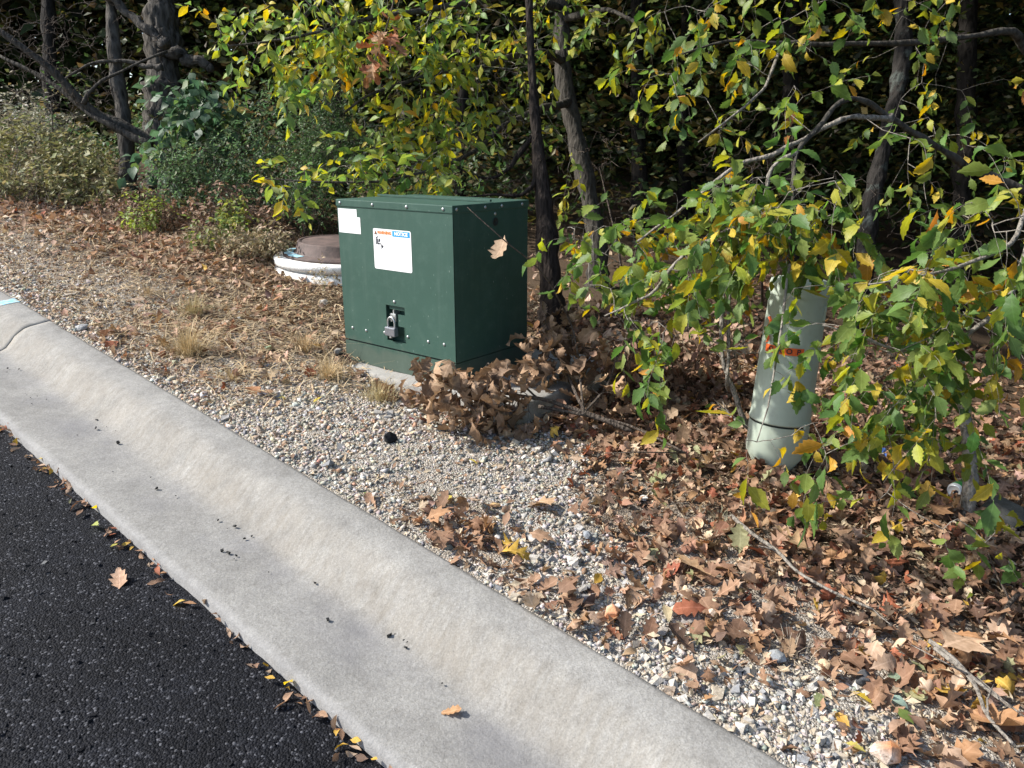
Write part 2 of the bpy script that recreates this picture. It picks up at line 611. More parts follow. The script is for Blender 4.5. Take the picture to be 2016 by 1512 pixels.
def cabinet_mat():
    m, nt, b = new_mat("green_enamel")
    co = obj_co(nt)
    n = texnoise(nt, co, 3.0, 4)
    c = ramp(nt, n, [(0.3, (0.033, 0.074, 0.056)), (0.7, (0.040, 0.087, 0.067))])
    mp = N(nt, "ShaderNodeMapping")
    mp.inputs["Scale"].default_value = (1, 1, 0.45)
    nt.links.new(co, mp.inputs[0])
    sp = voro(nt, mp.outputs[0], 42, 'F1')
    spm = ramp(nt, sp, [(0.05, (1, 1, 1)), (0.11, (0, 0, 0))])
    dens = ramp(nt, texnoise(nt, co, 6, 3), [(0.47, (0, 0, 0)), (0.62, (1, 1, 1))])
    spm = math_n(nt, 'MULTIPLY', math_n(nt, 'MULTIPLY', spm, dens), 0.55)
    c = mixc(nt, spm, c, (0.36, 0.42, 0.38))
    dust = ramp(nt, texnoise(nt, co, 14, 6, 0.7), [(0.5, (0, 0, 0)), (0.8, (0.3, 0.3, 0.3))])
    c = mixc(nt, dust, c, (0.10, 0.16, 0.13))
    # rain streaks and soil splashed up from the ground
    mp2 = N(nt, "ShaderNodeMapping")
    mp2.inputs["Scale"].default_value = (1, 1, 0.05)
    nt.links.new(co, mp2.inputs[0])
    st_ = ramp(nt, texnoise(nt, mp2.outputs[0], 26, 5, 0.65), [(0.52, (0, 0, 0)), (0.75, (0.28, 0.28, 0.28))])
    c = mixc(nt, st_, c, (0.085, 0.125, 0.105))
    sp3 = N(nt, "ShaderNodeSeparateXYZ")
    nt.links.new(co, sp3.inputs[0])
    zz = math_n(nt, 'ADD', sp3.outputs[2], math_n(nt, 'MULTIPLY', texnoise(nt, co, 11, 5, 0.7), -0.16))
    c = mixc(nt, ramp(nt, zz, [(-0.06 + 0.06, (0.30, 0.30, 0.30)), (0.05, (0, 0, 0))]), c, (0.15, 0.14, 0.11))
    nt.links.new(c, b.inputs["Base Color"])
    b.inputs["Roughness"].default_value = 0.55
    b.inputs["Specular IOR Level"].default_value = 0.25
    wob = math_n(nt, 'ADD', math_n(nt, 'MULTIPLY', texnoise(nt, co, 180, 2), 0.1), texnoise(nt, co, 3.5, 2))
    bump(nt, b, wob, 0.006, 0.5)
    return m


M_LEAF = leaf_mat("green_leaf", 0.36, 0.5, 0.3, 0.35, 1.9)
M_DRY = leaf_mat("dry_leaf", 0.14, 0.75, 0.35, 0.55, 1.4)
M_NEEDLE = leaf_mat("fine_foliage", 0.25, 0.6, 0.0, 0.3, 1.5)
M_STONE = stone_mat()
M_GRIT = stone_mat()
M_GRIT.name = "asphalt_chip"
M_GRIT.node_tree.nodes["Principled BSDF"].inputs["Specular IOR Level"].default_value = 0.12
M_GROUND = ground_mat()
M_ASPHALT = asphalt_mat()
M_KERB = concrete_mat("kerb_concrete", kerb=True)
M_PAD = concrete_mat("pad_concrete", (0.31, 0.30, 0.28))
M_GREEN = cabinet_mat()
M_OAKBARK = bark_mat("oak_bark", (0.013, 0.011, 0.009), (0.10, 0.09, 0.078), 20, 0.25)
M_BARK = bark_mat("grey_bark", (0.018, 0.016, 0.013), (0.075, 0.067, 0.057), 30, 0.3)
M_CEDAR = bark_mat("cedar_bark", (0.008, 0.006, 0.005), (0.04, 0.031, 0.026), 40, 0.06)
M_LICHEN = bark_mat("lichen_bark", (0.009, 0.008, 0.007), (0.035, 0.031, 0.028), 26, 0.3, (0.08, 0.09, 0.08))
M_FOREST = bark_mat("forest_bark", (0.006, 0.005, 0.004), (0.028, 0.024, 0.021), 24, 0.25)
M_TWIG = bark_mat("twig_bark", (0.10, 0.085, 0.07), (0.30, 0.27, 0.23), 60, 0.5)
M_DARKTWIG = bark_mat("dark_twig", (0.04, 0.03, 0.024), (0.13, 0.105, 0.085), 60, 0.5)
M_STEEL = plain("zinc_bolt", (0.42, 0.43, 0.42), 0.45, 0.8)
M_STICKER = plain("sticker_white", (0.80, 0.80, 0.79), 0.45)
M_BLACK = plain("black_print", (0.015, 0.017, 0.03), 0.6)
M_ORANGE = plain("orange_print", (0.62, 0.20, 0.04), 0.6)
M_BLUE = plain("blue_print", (0.0, 0.27, 0.72), 0.5)
M_GREY = plain("grey_print", (0.5, 0.51, 0.54), 0.6)
M_PINK = plain("faded_print", (0.74, 0.71, 0.71), 0.6)
M_DARK = plain("dark_gap", (0.008, 0.014, 0.012), 0.7)


# ------------------------------------------------------------------ leaf templates
def leaf_tpl(stations, ku=0.0, kv=0.0, fold=0.0, twist=0.0, rip=0.0, seed=0):
    """stations: (u, half width, forward shift).  Unit length along +X, curled. -> V, F, luv"""
    r = np.random.default_rng(seed)
    V, L = [], []
    wm = max(w for _, w, _ in stations)
    n = len(stations)
    for i, (u, w, du) in enumerate(stations):
        for sgn in (1, 0, -1):
            ww = w * (1 + (r.uniform(-0.18, 0.18) if rip else 0))
            x = u + (du if sgn else 0)
            v = sgn * ww
            z = fold * abs(v)
            # curl across, then along
            if kv:
                a = kv * v
                yv, zv = math.sin(a) / kv, (1 - math.cos(a)) / kv
            else:
                yv, zv = v, 0
            z += zv
            z += rip * r.uniform(-1, 1) * (abs(v) + 0.05)
            tw = twist * (x - 0.4)
            yy, zz = yv * math.cos(tw) - z * math.sin(tw), yv * math.sin(tw) + z * math.cos(tw)
            if ku:
                a = ku * x
                R = 1 / ku
                X, Z = (R - zz) * math.sin(a), R - (R - zz) * math.cos(a)
            else:
                X, Z = x, zz
            V.append((X, yy, Z))
            L.append((u, (v / wm)))
    F = []
    for i in range(n - 1):
        a = i * 3
        b = a + 3
        F += [(a, b, a + 1), (a + 1, b, b + 1), (a + 1, b + 1, a + 2), (a + 2, b + 1, b + 2)]
    V = np.array(V)
    V[:, 2] -= V[:, 2].mean()
    return V, np.array(F), np.array(L)


OAK_A = [(0, .008, 0), (.14, .02, 0), (.26, .20, .05), (.31, .07, 0), (.46, .36, .09), (.55, .09, 0), (.68, .29, .09), (.77, .09, 0), (.87, .13, .04), (.93, .05, 0), (1.0, .004, 0)]
OAK_B = [(0, .008, 0), (.10, .03, 0), (.22, .16, .03), (.30, .10, 0), (.42, .26, .04), (.50, .15, 0), (.62, .33, .04), (.72, .18, 0), (.84, .24, .03), (.93, .14, 0), (1.0, .02, 0)]
OAK_C = [(0, .008, 0), (.12, .05, 0), (.24, .28, .02), (.36, .22, 0), (.50, .40, .10), (.60, .20, 0), (.72, .30, .10), (.82, .12, 0), (.92, .10, .04), (1.0, .004, 0)]
ELM = [(0, .006, 0), (.10, .02, 0), (.18, .12, 0), (.32, .20, 0), (.48, .235, 0), (.64, .20, 0), (.80, .12, 0), (.92, .045, 0), (1.0, .004, 0)]
ELM_S = [(0, .01, 0), (.14, .06, 0), (.36, .21, 0), (.60, .21, 0), (.84, .09, 0), (1.0, .004, 0)]
BROAD = [(0, .008, 0), (.12, .10, 0), (.28, .27, 0), (.48, .32, 0), (.68, .25, 0), (.86, .11, 0), (1.0, .004, 0)]
TINY = [(0, .02, 0), (.45, .26, 0), (1.0, .01, 0)]
THIN = [(0, .03, 0), (.5, .10, 0), (1.0, .01, 0)]


def serrate(stn, k=2, amp=0.012):
    us = [s_[0] for s_ in stn]
    ws = [s_[1] for s_ in stn]
    uu = np.linspace(0, 1, 15)
    out = []
    for i, u in enumerate(uu):
        w = np.interp(u, us, ws)
        out.append((float(u), float(max(w + (amp if i % 2 else -amp) * (w > 0.05), 0.004)), 0.025 if i % 2 else 0.0))
    return out


T_OAK = [leaf_tpl(s_, ku, kv, fo, tw, 0.09, i) for i, (s_, ku, kv, fo, tw) in enumerate([
    (OAK_A, .5, 1.0, .1, .3), (OAK_B, -.9, -1.6, .1, .5), (OAK_C, 1.2, 2.2, 0, -.5), (OAK_A, -1.5, 1.5, .2, .8),
    (OAK_B, .7, 3.4, 0, .2), (OAK_C, -.6, -1.0, .2, -.9), (OAK_A, 2.0, -2.0, 0, .4), (OAK_B, .2, .5, .15, 0)])]
T_CURL = [leaf_tpl(s_, ku, kv, fo, tw, 0.14, 20 + i) for i, (s_, ku, kv, fo, tw) in enumerate([
    (OAK_C, 2.6, 3.6, 0, .6), (OAK_B, -2.4, 4.4, .1, -.9), (OAK_C, 1.4, -4.2, 0, 1.2), (OAK_A, -2.9, -2.8, .2, .4), (OAK_C, 3.4, 1.6, .1, -.6), (OAK_B, 1.0, 5.0, 0, .5)])]
T_DRYELM = [leaf_tpl(ELM_S, ku, kv, fo, tw, 0.05, 40 + i) for i, (ku, kv, fo, tw) in enumerate([
    (.6, 2.0, .1, .3), (-1.0, 4.0, 0, .6), (1.4, -3.0, 0, -.5), (.1, .8, .2, 0)])]
T_ELM = [leaf_tpl(serrate(ELM), ku, kv, fo, tw, 0.02, 60 + i) for i, (ku, kv, fo, tw) in enumerate([
    (-.5, .5, .25, .1), (-.9, .3, .15, -.25), (.3, .8, .3, .2), (-1.2, -.4, .1, .4), (-1.9, 2.0, .3, .5), (.7, 2.8, .1, -.7), (-.2, -.8, .4, 0)])]
T_ELMS = [leaf_tpl(ELM_S, ku, kv, fo, tw, 0.02, 80 + i) for i, (ku, kv, fo, tw) in enumerate([
    (-.5, .5, .25, .1), (-.9, .3, .15, -.25), (.3, .8, .3, .2)])]
T_BROAD = [leaf_tpl(BROAD, -.8, .5, .2, .2, 0.02, 90), leaf_tpl(BROAD, -.3, -.6, .1, -.3, 0.02, 91)]
T_TINY = [leaf_tpl(TINY, -.4, .4, .2, .1, 0, 95), leaf_tpl(TINY, .5, 0, .1, -.3, 0, 96)]
T_THIN = [leaf_tpl(THIN, -.8, .4, .2, .1, 0, 97), leaf_tpl(THIN, .9, 0, .1, -.3, 0, 98)]


T_FAR = [(np.array([(0, 0, 0), (0.5, 0.28, 0.05), (1.0, 0, -0.1), (0.45, -0.28, 0.05)]), np.array([(0, 2, 1), (0, 3, 2)]), np.array([(0, 0), (.5, 1), (1, 0), (.5, -1)], float)),
         (np.array([(0, 0, 0), (0.4, 0.34, -0.08), (0.9, 0.05, 0.1), (0.55, -0.30, 0.0)]), np.array([(0, 2, 1), (0, 3, 2)]), np.array([(0, 0), (.5, 1), (1, 0), (.5, -1)], float))]


def rot_from(d, n):
    """rotation matrices with X along d and Z near n (N,3,3 columns are axes)"""
    d = d / (np.linalg.norm(d, axis=1)[:, None] + 1e-9)
    y = np.cross(n, d)
    y /= np.linalg.norm(y, axis=1)[:, None] + 1e-9
    z = np.cross(d, y)
    return np.stack([d, y, z], axis=2)


def emit(tpls, var, R, S, T, colors):
    """joined mesh arrays of many placed templates"""
    Vs, Fs, Cs, Ls, off = [], [], [], [], 0
    for k, tp in enumerate(tpls):
        idx = np.nonzero(var == k)[0]
        if len(idx) == 0:
            continue
        V, F = tp[0], tp[1]
        W = np.einsum('nij,vj->nvi', R[idx] * S[idx][:, None, None], V) + T[idx][:, None, :]
        Vs.append(W.reshape(-1, 3))
        nv = len(V)
        Fs.append((F[None] + (np.arange(len(idx)) * nv)[:, None, None]).reshape(-1, 3) + off)
        Cs.append(np.repeat(colors[idx], nv, axis=0))
        Ls.append(np.tile(tp[2], (len(idx), 1)) if len(tp) > 2 else np.zeros((len(idx) * nv, 2)))
        off += len(idx) * nv
    return np.concatenate(Vs), np.concatenate(Fs), np.concatenate(Cs), np.concatenate(Ls)


_tpl_mesh = {}


def tpl_mesh(key, tp, color, mat):
    if key not in _tpl_mesh:
        me = mesh_arrays(key[0], tp[0], tp[1], np.tile(np.array(color), (len(tp[0]), 1)), tp[2] if len(tp) > 2 else None, len(tp) > 2)
        me.materials.append(mat)
        _tpl_mesh[key] = me
    return _tpl_mesh[key]


def pick_singles(T, S, n, margin=30):
    px, py, z = project(T)
    vis = (px > -margin) & (px < 2016 + margin) & (py > -margin) & (py < 1512 + margin) & (z > 0.3)
    size = np.where(vis, S / np.maximum(z, 0.3), -1)
    order = np.argsort(-size)
    k = min(n, int(vis.sum()))
    return order[:k], order[k:]


def place_set(name, kind_key, tpls, mat, palette, var, ci, R, S, T, parent=None, n_single=300, stuff_name=None, jitter=0.12,
              label=None, cat=None, group=None, stuff_label=None, stuff_cat=None):
    """largest ones as objects sharing mesh data, the rest joined in one mesh"""
    palette = np.array(palette)
    single, rest = pick_singles(T, S, n_single) if n_single else (np.array([], int), np.arange(len(T)))
    for i in single:
        me = tpl_mesh((kind_key, int(var[i]), int(ci[i])), tpls[int(var[i])], palette[int(ci[i])], mat)
        o = bpy.data.objects.new(name, me)
        COL.objects.link(o)
        m = np.eye(4)
        m[:3, :3] = R[i] * S[i]
        m[:3, 3] = T[i]
        o.matrix_world = Matrix(m.tolist())
        if parent is not None:
            o.parent = parent
            o.matrix_parent_inverse = Matrix.Identity(4)
            o.matrix_basis = parent.matrix_basis.inverted() @ Matrix(m.tolist())
        elif label:
            tag(o, label if isinstance(label, str) else label(i), cat, group)
    out = None
    if len(rest):
        cj = np.clip(palette[ci[rest]] * (1 + rng.normal(0, jitter, (len(rest), 1))) * (1 + rng.normal(0, jitter * 0.35, (len(rest), 3))), 0.003, 0.9)
        V, F, C, L = emit(tpls, var[rest], R[rest], S[rest], T[rest], cj)
        if parent is not None:
            V = V - np.array(parent.location)
        out = link(stuff_name or name + "s", mesh_arrays(stuff_name or name, V, F, C, L, True), mat, parent)
        out["kind"] = "stuff"
        if parent is None and stuff_label:
            tag(out, stuff_label, stuff_cat)
    return out


# ================================================================== GROUND, ROAD, KERB
def grid_lines(parts):
    out = []
    for a, b, st_ in parts:
        out += list(np.arange(a, b, st_))
    out.append(parts[-1][1])
    return np.array(out)


def make_ground():
    ss = grid_lines([(-30, -4, 2.0), (-4, 8, 0.08), (8, 14, 0.4), (14, 60, 2.5)])
    tt = grid_lines([(1.44, 5, 0.07), (5, 9, 0.3), (9, 55, 2.0)])
    S_, T_ = np.meshgrid(ss, tt, indexing='ij')
    X, Y = xy(S_, T_)
    Z = ground_z(X, Y) + 0.006 * np.sin(S_ * 31 + np.sin(T_ * 27)) * np.sin(T_ * 29 + S_ * 7) * (T_ > 1.6)
    Z = Z - 0.03 * (T_ < 1.47)
    V = np.stack([X, Y, Z], -1).reshape(-1, 3)
    a, b = S_.shape
    i, j = np.meshgrid(np.arange(a - 1), np.arange(b - 1), indexing='ij')
    q = (i * b + j).ravel()
    F = np.stack([q, q + b, q + b + 1, q + 1], 1)[:, ::-1]
    o = link("ground", mesh_arrays("ground", V, F, smooth_shade=True), M_GROUND)
    tag(o, "gravelly soil verge running from the kerb into the woods", None, kind="structure")
    return o


GROUND = make_ground()


def make_road():
    ss = grid_lines([(-30, -3, 3.0), (-3, 9, 0.5), (9, 60, 2.5)])
    tt = np.array([-40, -20, -8, -4, -2, -1, 0, 0.5, 0.8, 0.96])
    S_, T_ = np.meshgrid(ss, tt, indexing='ij')
    X, Y = xy(S_, T_)
    Z = slope_z(S_) + 0.012 * np.clip(0.9 - T_, 0, 4) * 0.4
    V = np.stack([X, Y, Z], -1).reshape(-1, 3)
    a, b = S_.shape
    i, j = np.meshgrid(np.arange(a - 1), np.arange(b - 1), indexing='ij')
    q = (i * b + j).ravel()
    F = np.stack([q, q + b, q + b + 1, q + 1], 1)[:, ::-1]
    o = link("road", mesh_arrays("road", V, F, smooth_shade=True), M_ASPHALT)
    tag(o, "fresh black asphalt road surface beside the kerb", None, kind="structure")
    return o


ROAD = make_road()

KERB_PROFILE = [(0.0, -0.12), (0.0, 0.030), (0.012, 0.041), (0.03, 0.043), (0.10, 0.036), (0.18, 0.028), (0.25, 0.024), (0.29, 0.027),
                (0.32, 0.038), (0.345, 0.058), (0.37, 0.085), (0.395, 0.110), (0.42, 0.128), (0.45, 0.138), (0.50, 0.144), (0.55, 0.147), (0.565, 0.143), (0.57, 0.13), (0.57, -0.12)]


def kerb_arrays(s0, s1, step=0.04, seed=1, lift=0.0, prof=None, rough=True):
    prof = prof or KERB_PROFILE
    ss = np.linspace(s0, s1, max(2, int((s1 - s0) / step) + 1))
    V, L = [], []
    for s_ in ss:
        for k, (dt, dz) in enumerate(prof):
            w = 0.0
            wt = 0.0
            if rough and -3 < s_ < 9:
                w = 0.0022 * wnoise(s_, dt * 5, 3.0, seed) + 0.0012 * wnoise(s_, dt * 6, 17.0, seed + 4)
                if 1 <= k <= 3:
                    wt = 0.006 * max(0.0, float(wnoise(s_, 0.3, 7.0, seed + 2)) - 0.15) + 0.002 * float(wnoise(s_, 0.7, 31.0, seed))
                    w -= 0.004 * max(0.0, float(wnoise(s_, 0.2, 13.0, seed + 5)) - 0.2)
                if k >= 15:
                    wt = -0.004 * max(0.0, float(wnoise(s_, 0.6, 11.0, seed + 6)))
                # the far segment is rougher, its face patched by hand
                if s_ > 4.6:
                    w += 0.010 * math.exp(-((dt - 0.34) / 0.08) ** 2) * float(wnoise(s_, dt * 3, 6.0, 9.0)) + 0.004 * float(wnoise(s_, dt * 9, 22.0, 3.0))
            x, y = xy(s_, T_LIP + dt + wt)
            V.append((float(x), float(y), float(slope_z(s_)) + dz + float(w) + lift))
            L.append((s_, dt / 0.57))
    m = len(prof)
    n = len(ss)
    i, j = np.meshgrid(np.arange(n - 1), np.arange(m - 1), indexing='ij')
    q = (i * m + j).ravel()
    F = np.stack([q, q + 1, q + m + 1, q + m], 1)[:, ::-1]
    return np.array(V), F, np.array(L)


KERB = empty("kerb", (0, 0, 0))
tag(KERB, "pale concrete rolled kerb with gutter pan beside the asphalt", None, kind="structure")
for a, b in ((-20.0, 4.618), (4.624, 16.0), (16.006, 40.0)):
    V, F, L = kerb_arrays(a, b, 0.035 if a < 10 else 0.5, seed=1 + (a > 0) * 2)
    # end caps
    m = len(KERB_PROFILE)
    me = mesh_arrays("kerb_segment", V, F, None, L, True)
    o = link("kerb_segment", me, M_KERB, KERB)
    bmk = bmesh.new()
    bmk.from_mesh(me)
    bmk.verts.ensure_lookup_table()
    nv = len(bmk.verts)
    try:
        bmk.faces.new([bmk.verts[i] for i in range(m)])
        bmk.faces.new([bmk.verts[nv - m + i] for i in range(m)][::-1])
    except Exception:
        pass
    bmk.to_mesh(me)
    bmk.free()
# paint stripe across the kerb top
V, F, L = kerb_arrays(5.08, 5.16, 0.02, seed=3, lift=0.0025, prof=[(dt, dz) for dt, dz in KERB_PROFILE if 0.39 < dt < 0.566])
M_PAINT, nt_, b_ = new_mat("blue_marking_paint")
pn_ = texnoise(nt_, geo_pos(nt_), 30, 4)
nt_.links.new(ramp(nt_, pn_, [(0.35, (0.20, 0.50, 0.64)), (0.55, (0.36, 0.58, 0.66)), (0.62, (0.42, 0.45, 0.45))]), b_.inputs["Base Color"])
b_.inputs["Roughness"].default_value = 0.8
link("paint_stripe", mesh_arrays("paint_stripe", V, F, None, L, True), M_PAINT, KERB)
# hairline crack beside the joint is the joint itself; grout line below it
V, F, L = kerb_arrays(4.615, 4.627, 0.006, seed=1, lift=-0.007, rough=False)
link("joint_filler", mesh_arrays("joint_filler", V, F, None, L, True), M_PAD, KERB)

# ================================================================== STONES
def stone_tpls(n, seed, flat=0.65):
    r = np.random.default_rng(seed)
    bm = bmesh.new()
    bmesh.ops.create_icosphere(bm, subdivisions=1, radius=0.5)
    V0 = np.array([v.co[:] for v in bm.verts])
    F0 = np.array([[v.index for v in f.verts] for f in bm.faces])
    bm.free()
    out = []
    for k in range(n):
        V = V0.copy()
        # cut by random planes to give facets
        for _ in range(9):
            d = r.normal(size=3)
            d /= np.linalg.norm(d)
            c = r.uniform(0.24, 0.42)
            h = V @ d - c
            V = V - np.clip(h, 0, None)[:, None] * d
        V = V * np.array([r.uniform(.8, 1.25), r.uniform(.65, 1.0), flat * r.uniform(.7, 1.25)])
        V += r.normal(0, 0.012, V.shape)
        out.append((V, F0))
    return out


def small_stone_tpls(n, seed):
    """angular crushed chips: a skewed block with knocked corners"""
    r = np.random.default_rng(seed)
    V0 = np.array([(x, y, z) for x in (-.5, .5) for y in (-.5, .5) for z in (-.5, .5)])
    F0 = np.array([(0, 1, 3), (0, 3, 2), (4, 6, 7), (4, 7, 5), (0, 4, 5), (0, 5, 1), (2, 3, 7), (2, 7, 6), (0, 2, 6), (0, 6, 4), (1, 5, 7), (1, 7, 3)])
    out = []
    for k in range(n):
        V = V0 * np.array([r.uniform(.75, 1.15), r.uniform(.6, .95), r.uniform(.45, .8)])
        V = V + r.uniform(-.17, .17, (8, 3))
        V[r.integers(0, 8)] *= 0.55
        V[:, 0] += V[:, 2] * r.uniform(-.4, .4)
        a = r.uniform(0, 6.28)
        c_, s_ = math.cos(a), math.sin(a)
        V = V @ np.array([[1, 0, 0], [0, math.cos(.5), -math.sin(.5)], [0, math.sin(.5), math.cos(.5)]]) @ np.array([[c_, -s_, 0], [s_, c_, 0], [0, 0, 1]])
        out.append((V, F0))
    return out


T_STONE = stone_tpls(10, 11)
T_PEB = small_stone_tpls(16, 12)
STONE_PAL = [tuple(min(0.8, 1.12 * c_) for c_ in p_) for p_ in [(0.34, 0.33, 0.315), (0.42, 0.40, 0.37), (0.28, 0.275, 0.27), (0.40, 0.35, 0.28), (0.52, 0.50, 0.47), (0.33, 0.26, 0.20), (0.22, 0.225, 0.235), (0.46, 0.40, 0.32), (0.62, 0.59, 0.55), (0.42, 0.27, 0.18)]]


STONE_WORD = ["mid grey", "light grey", "dark grey", "tan", "whitish", "brown", "slate", "buff", "white", "rusty"]


def gravel_density(s, t):
    """0..1 how much bare gravel shows"""
    n = wnoise(s, t, 3.1, 5.0) * 0.18 + wnoise(s, t, 8.0, 2.0) * 0.08
    edge = np.interp(s, [-2, 0.2, 0.6, 1.0, 1.35, 1.6, 2.0, 2.5, 3.1, 3.6, 4.2, 5.0, 6.0, 9.0],
                     [1.55, 1.62, 1.72, 1.80, 1.94, 2.36, 2.38, 2.34, 2.26, 2.0, 2.3, 2.4, 2.35, 2.2])
    g = smooth(0.22, -0.10, t - edge + n * 0.9)
    pile = np.exp(-(((s - 1.66) / 0.24) ** 2 + ((t - 1.60) / 0.16) ** 2)) + np.exp(-(((s - 1.15) / 0.45) ** 2 + ((t - 1.60) / 0.10) ** 2)) * 0.8
    pile += np.exp(-(((s - 4.05) / 0.25) ** 2 + ((t - 1.66) / 0.12) ** 2)) * 0.8
    left = 0.55 * smooth(3.3, 3.7, s) * smooth(1.75, 2.0, t)
    return np.clip((g - pile * 0.8 - left * 0.4) * (1 - 0.85 * smooth(2.8, 3.5, s) * smooth(1.58, 1.8, t)), 0.0, 1)


def rand_rot(n, tilt=math.pi):
    """random yaw plus tilt"""
    yaw = rng.uniform(0, 2 * math.pi, n)
    d = np.stack([np.cos(yaw), np.sin(yaw), np.zeros(n)], 1)
    nrm = np.stack([rng.normal(0, tilt, n), rng.normal(0, tilt, n), np.ones(n)], 1)
    d = d - nrm * (np.sum(d * nrm, 1) / np.sum(nrm * nrm, 1))[:, None]
    return rot_from(d, nrm)


def make_gravel():
    n = 130000
    s = rng.uniform(-0.6, 8.0, n)
    t = T_BACK + 0.004 + 1.5 * rng.beta(1.0, 1.5, n)
    x, y = xy(s, t)
    px, py, z = project(np.stack([x, y, ground_z(x, y)], 1))
    keep = (rng.uniform(0, 1, n) < gravel_density(s, t)) & (px > -150) & (px < 2150) & (py < 1620)
    # thin out what is far off
    keep &= rng.uniform(0, 1, n) < np.clip(4.2 / np.maximum(z, 1), 0.35, 1)
    s, t, x, y, z = s[keep], t[keep], x[keep], y[keep], z[keep]
    n = len(s)
    size = np.exp(rng.normal(math.log(0.0088), 0.52, n)) * (0.9 + 0.12 * smooth(2.2, 0.5, s))
    size = np.clip(size * np.clip(z / 4.0, 0.95, 1.4), 0.004, 0.034)
    # a patch of fine screenings in the middle of the gravel
    fine = np.exp(-(((s - 1.95) / 0.28) ** 2 + ((t - 1.85) / 0.22) ** 2))
    size *= 1 - 0.42 * fine
    T = np.stack([x, y, ground_z(x, y) + size * rng.uniform(-0.22, 0.16, n)], 1)
    warm = smooth(1.4, 3.4, s + 0.5 * wnoise(s, t, 2.0, 3.0))
    pw = np.array([2.8, 2.8, 1.3, 1.8, 1.2, 0.6, 0.7, 1.6, 0.4, 0.35])
    ph = np.array([1.4, 2.4, .5, 3.4, 1.4, 1.5, .3, 3.4, 0.6, .8])
    ci = np.where(rng.uniform(0, 1, n) < warm, rng.choice(10, n, p=ph / ph.sum()), rng.choice(10, n, p=pw / pw.sum()))
    var = rng.integers(0, 16, n)
    R = rand_rot(n, 0.5)
    place_set("gravel_stone", "gravel_stone", T_PEB, M_STONE, STONE_PAL, var, ci, R, size, T, None, 280, "gravel",
              label=lambda i: "%s %s angular stone chip in the gravel %s" % ("coarse" if size[i] > 0.027 else "medium" if size[i] > 0.022 else "fine", STONE_WORD[int(ci[i])], "uphill by the cabinet" if s[i] > 2.2 else "in the middle stretch" if s[i] > 1.3 else "at the lower end beside the kerb" if t[i] < 1.75 else "at the lower end near the leaves"), cat="stone", group="loose chips in the gravel strip",
              stuff_label="pale crushed limestone gravel strip behind the kerb", stuff_cat="gravel")


make_gravel()


def make_asphalt_grit():
    n = 15000
    s = rng.uniform(-0.2, 4.6, n)
    t = rng.uniform(-1.2, 0.925, n)
    x, y = xy(s, t)
    px, py, z = project(np.stack([x, y, slope_z(s)], 1))
    k = (px > -40) & (px < 2060) & (py < 1560) & (py > 700)
    s, t, x, y = s[k], t[k], x[k], y[k]
    n = len(s)
    size = np.clip(np.exp(rng.normal(math.log(0.0064), 0.42, n)), 0.003, 0.015)
    zz = slope_z(s) + 0.0048 * np.clip(0.9 - t, 0, 4)
    T = np.stack([x, y, zz - size * rng.uniform(0.14, 0.3, n)], 1)
    pal = np.array([(0.011, 0.012, 0.0155), (0.013, 0.0142, 0.018), (0.018, 0.0195, 0.024), (0.06, 0.062, 0.068), (0.22, 0.22, 0.22)])
    patch = 0.5 + 0.5 * wnoise(s, t, 2.4, 8.0)
    lightw = rng.uniform(0, 1, n) < 0.015 + 0.07 * patch ** 2
    ci = np.where(lightw, rng.choice([3, 4], n), rng.choice(3, n, p=[.45, .38, .17]))
    V, F, C, L = emit(T_PEB, rng.integers(0, 16, n), rand_rot(n, 0.4), size, T, pal[ci] * rng.uniform(.8, 1.2, (n, 1)))
    o = link("asphalt_grit", mesh_arrays("asphalt_grit", V, F, C, L), M_GRIT)
    tag(o, "coarse dark aggregate grit on the asphalt surface", "grit", kind="stuff")
    # crumbs of tar on the gutter pan
    n = 44
    c = rng.choice(9, n)
    cs = np.array([3.9, 3.35, 2.7, 2.35, 2.1, 1.75, 1.45, 4.3, 3.0])
    ct = np.array([1.12, 1.2, 1.16, 1.2, 1.1, 1.17, 1.2, 1.18, 1.04])
    s = cs[c] + rng.normal(0, 0.09, n)
    t = np.clip(ct[c] + rng.normal(0, 0.04, n), 1.0, 1.24)
    x, y = xy(s, t)
    size = np.clip(np.exp(rng.normal(math.log(0.0062), 0.4, n)), 0.003, 0.014)
    T = np.stack([x, y, slope_z(s) + 0.032 + size * 0.15], 1)
    V, F, C, L = emit(T_PEB, rng.integers(0, 16, n), rand_rot(n, 0.5), size, T, np.full((n, 3), 0.03) * rng.uniform(.6, 1.6, (n, 1)))
    o = link("tar_crumbs", mesh_arrays("tar_crumbs", V, F, C, L), M_STONE)
    tag(o, "small black crumbs of tar scattered on the gutter pan", "crumbs", kind="stuff")


make_asphalt_grit()


def big_stone(px, py, size, color, label, k, flat=1.0, yaw=None, name="stone", sink=0.15, patch=None):
    p = onground(px, py)
    V, F = T_STONE[k % len(T_STONE)]
    V = V * np.array([1, 1, flat])
    c = np.tile(np.array(color), (len(V), 1))
    if patch is not None:
        m = (V[:, 0] + 0.6 * V[:, 2]) > patch[0]
        c[m] = patch[1]
    me = mesh_arrays(name, V, F, c)
    o = link(name, me, M_STONE)
    bev = o.modifiers.new("edge", 'BEVEL')
    bev.width = 0.03
    bev.segments = 1
    o.location = (p[0], p[1], p[2] + size * 0.3 * flat - sink * size * 0.3)
    o.rotation_euler = (rng.normal(0, .12), rng.normal(0, .12), rng.uniform(0, 6.28) if yaw is None else yaw)
    o.scale = (size, size, size)
    tag(o, label, "stone")
    return o


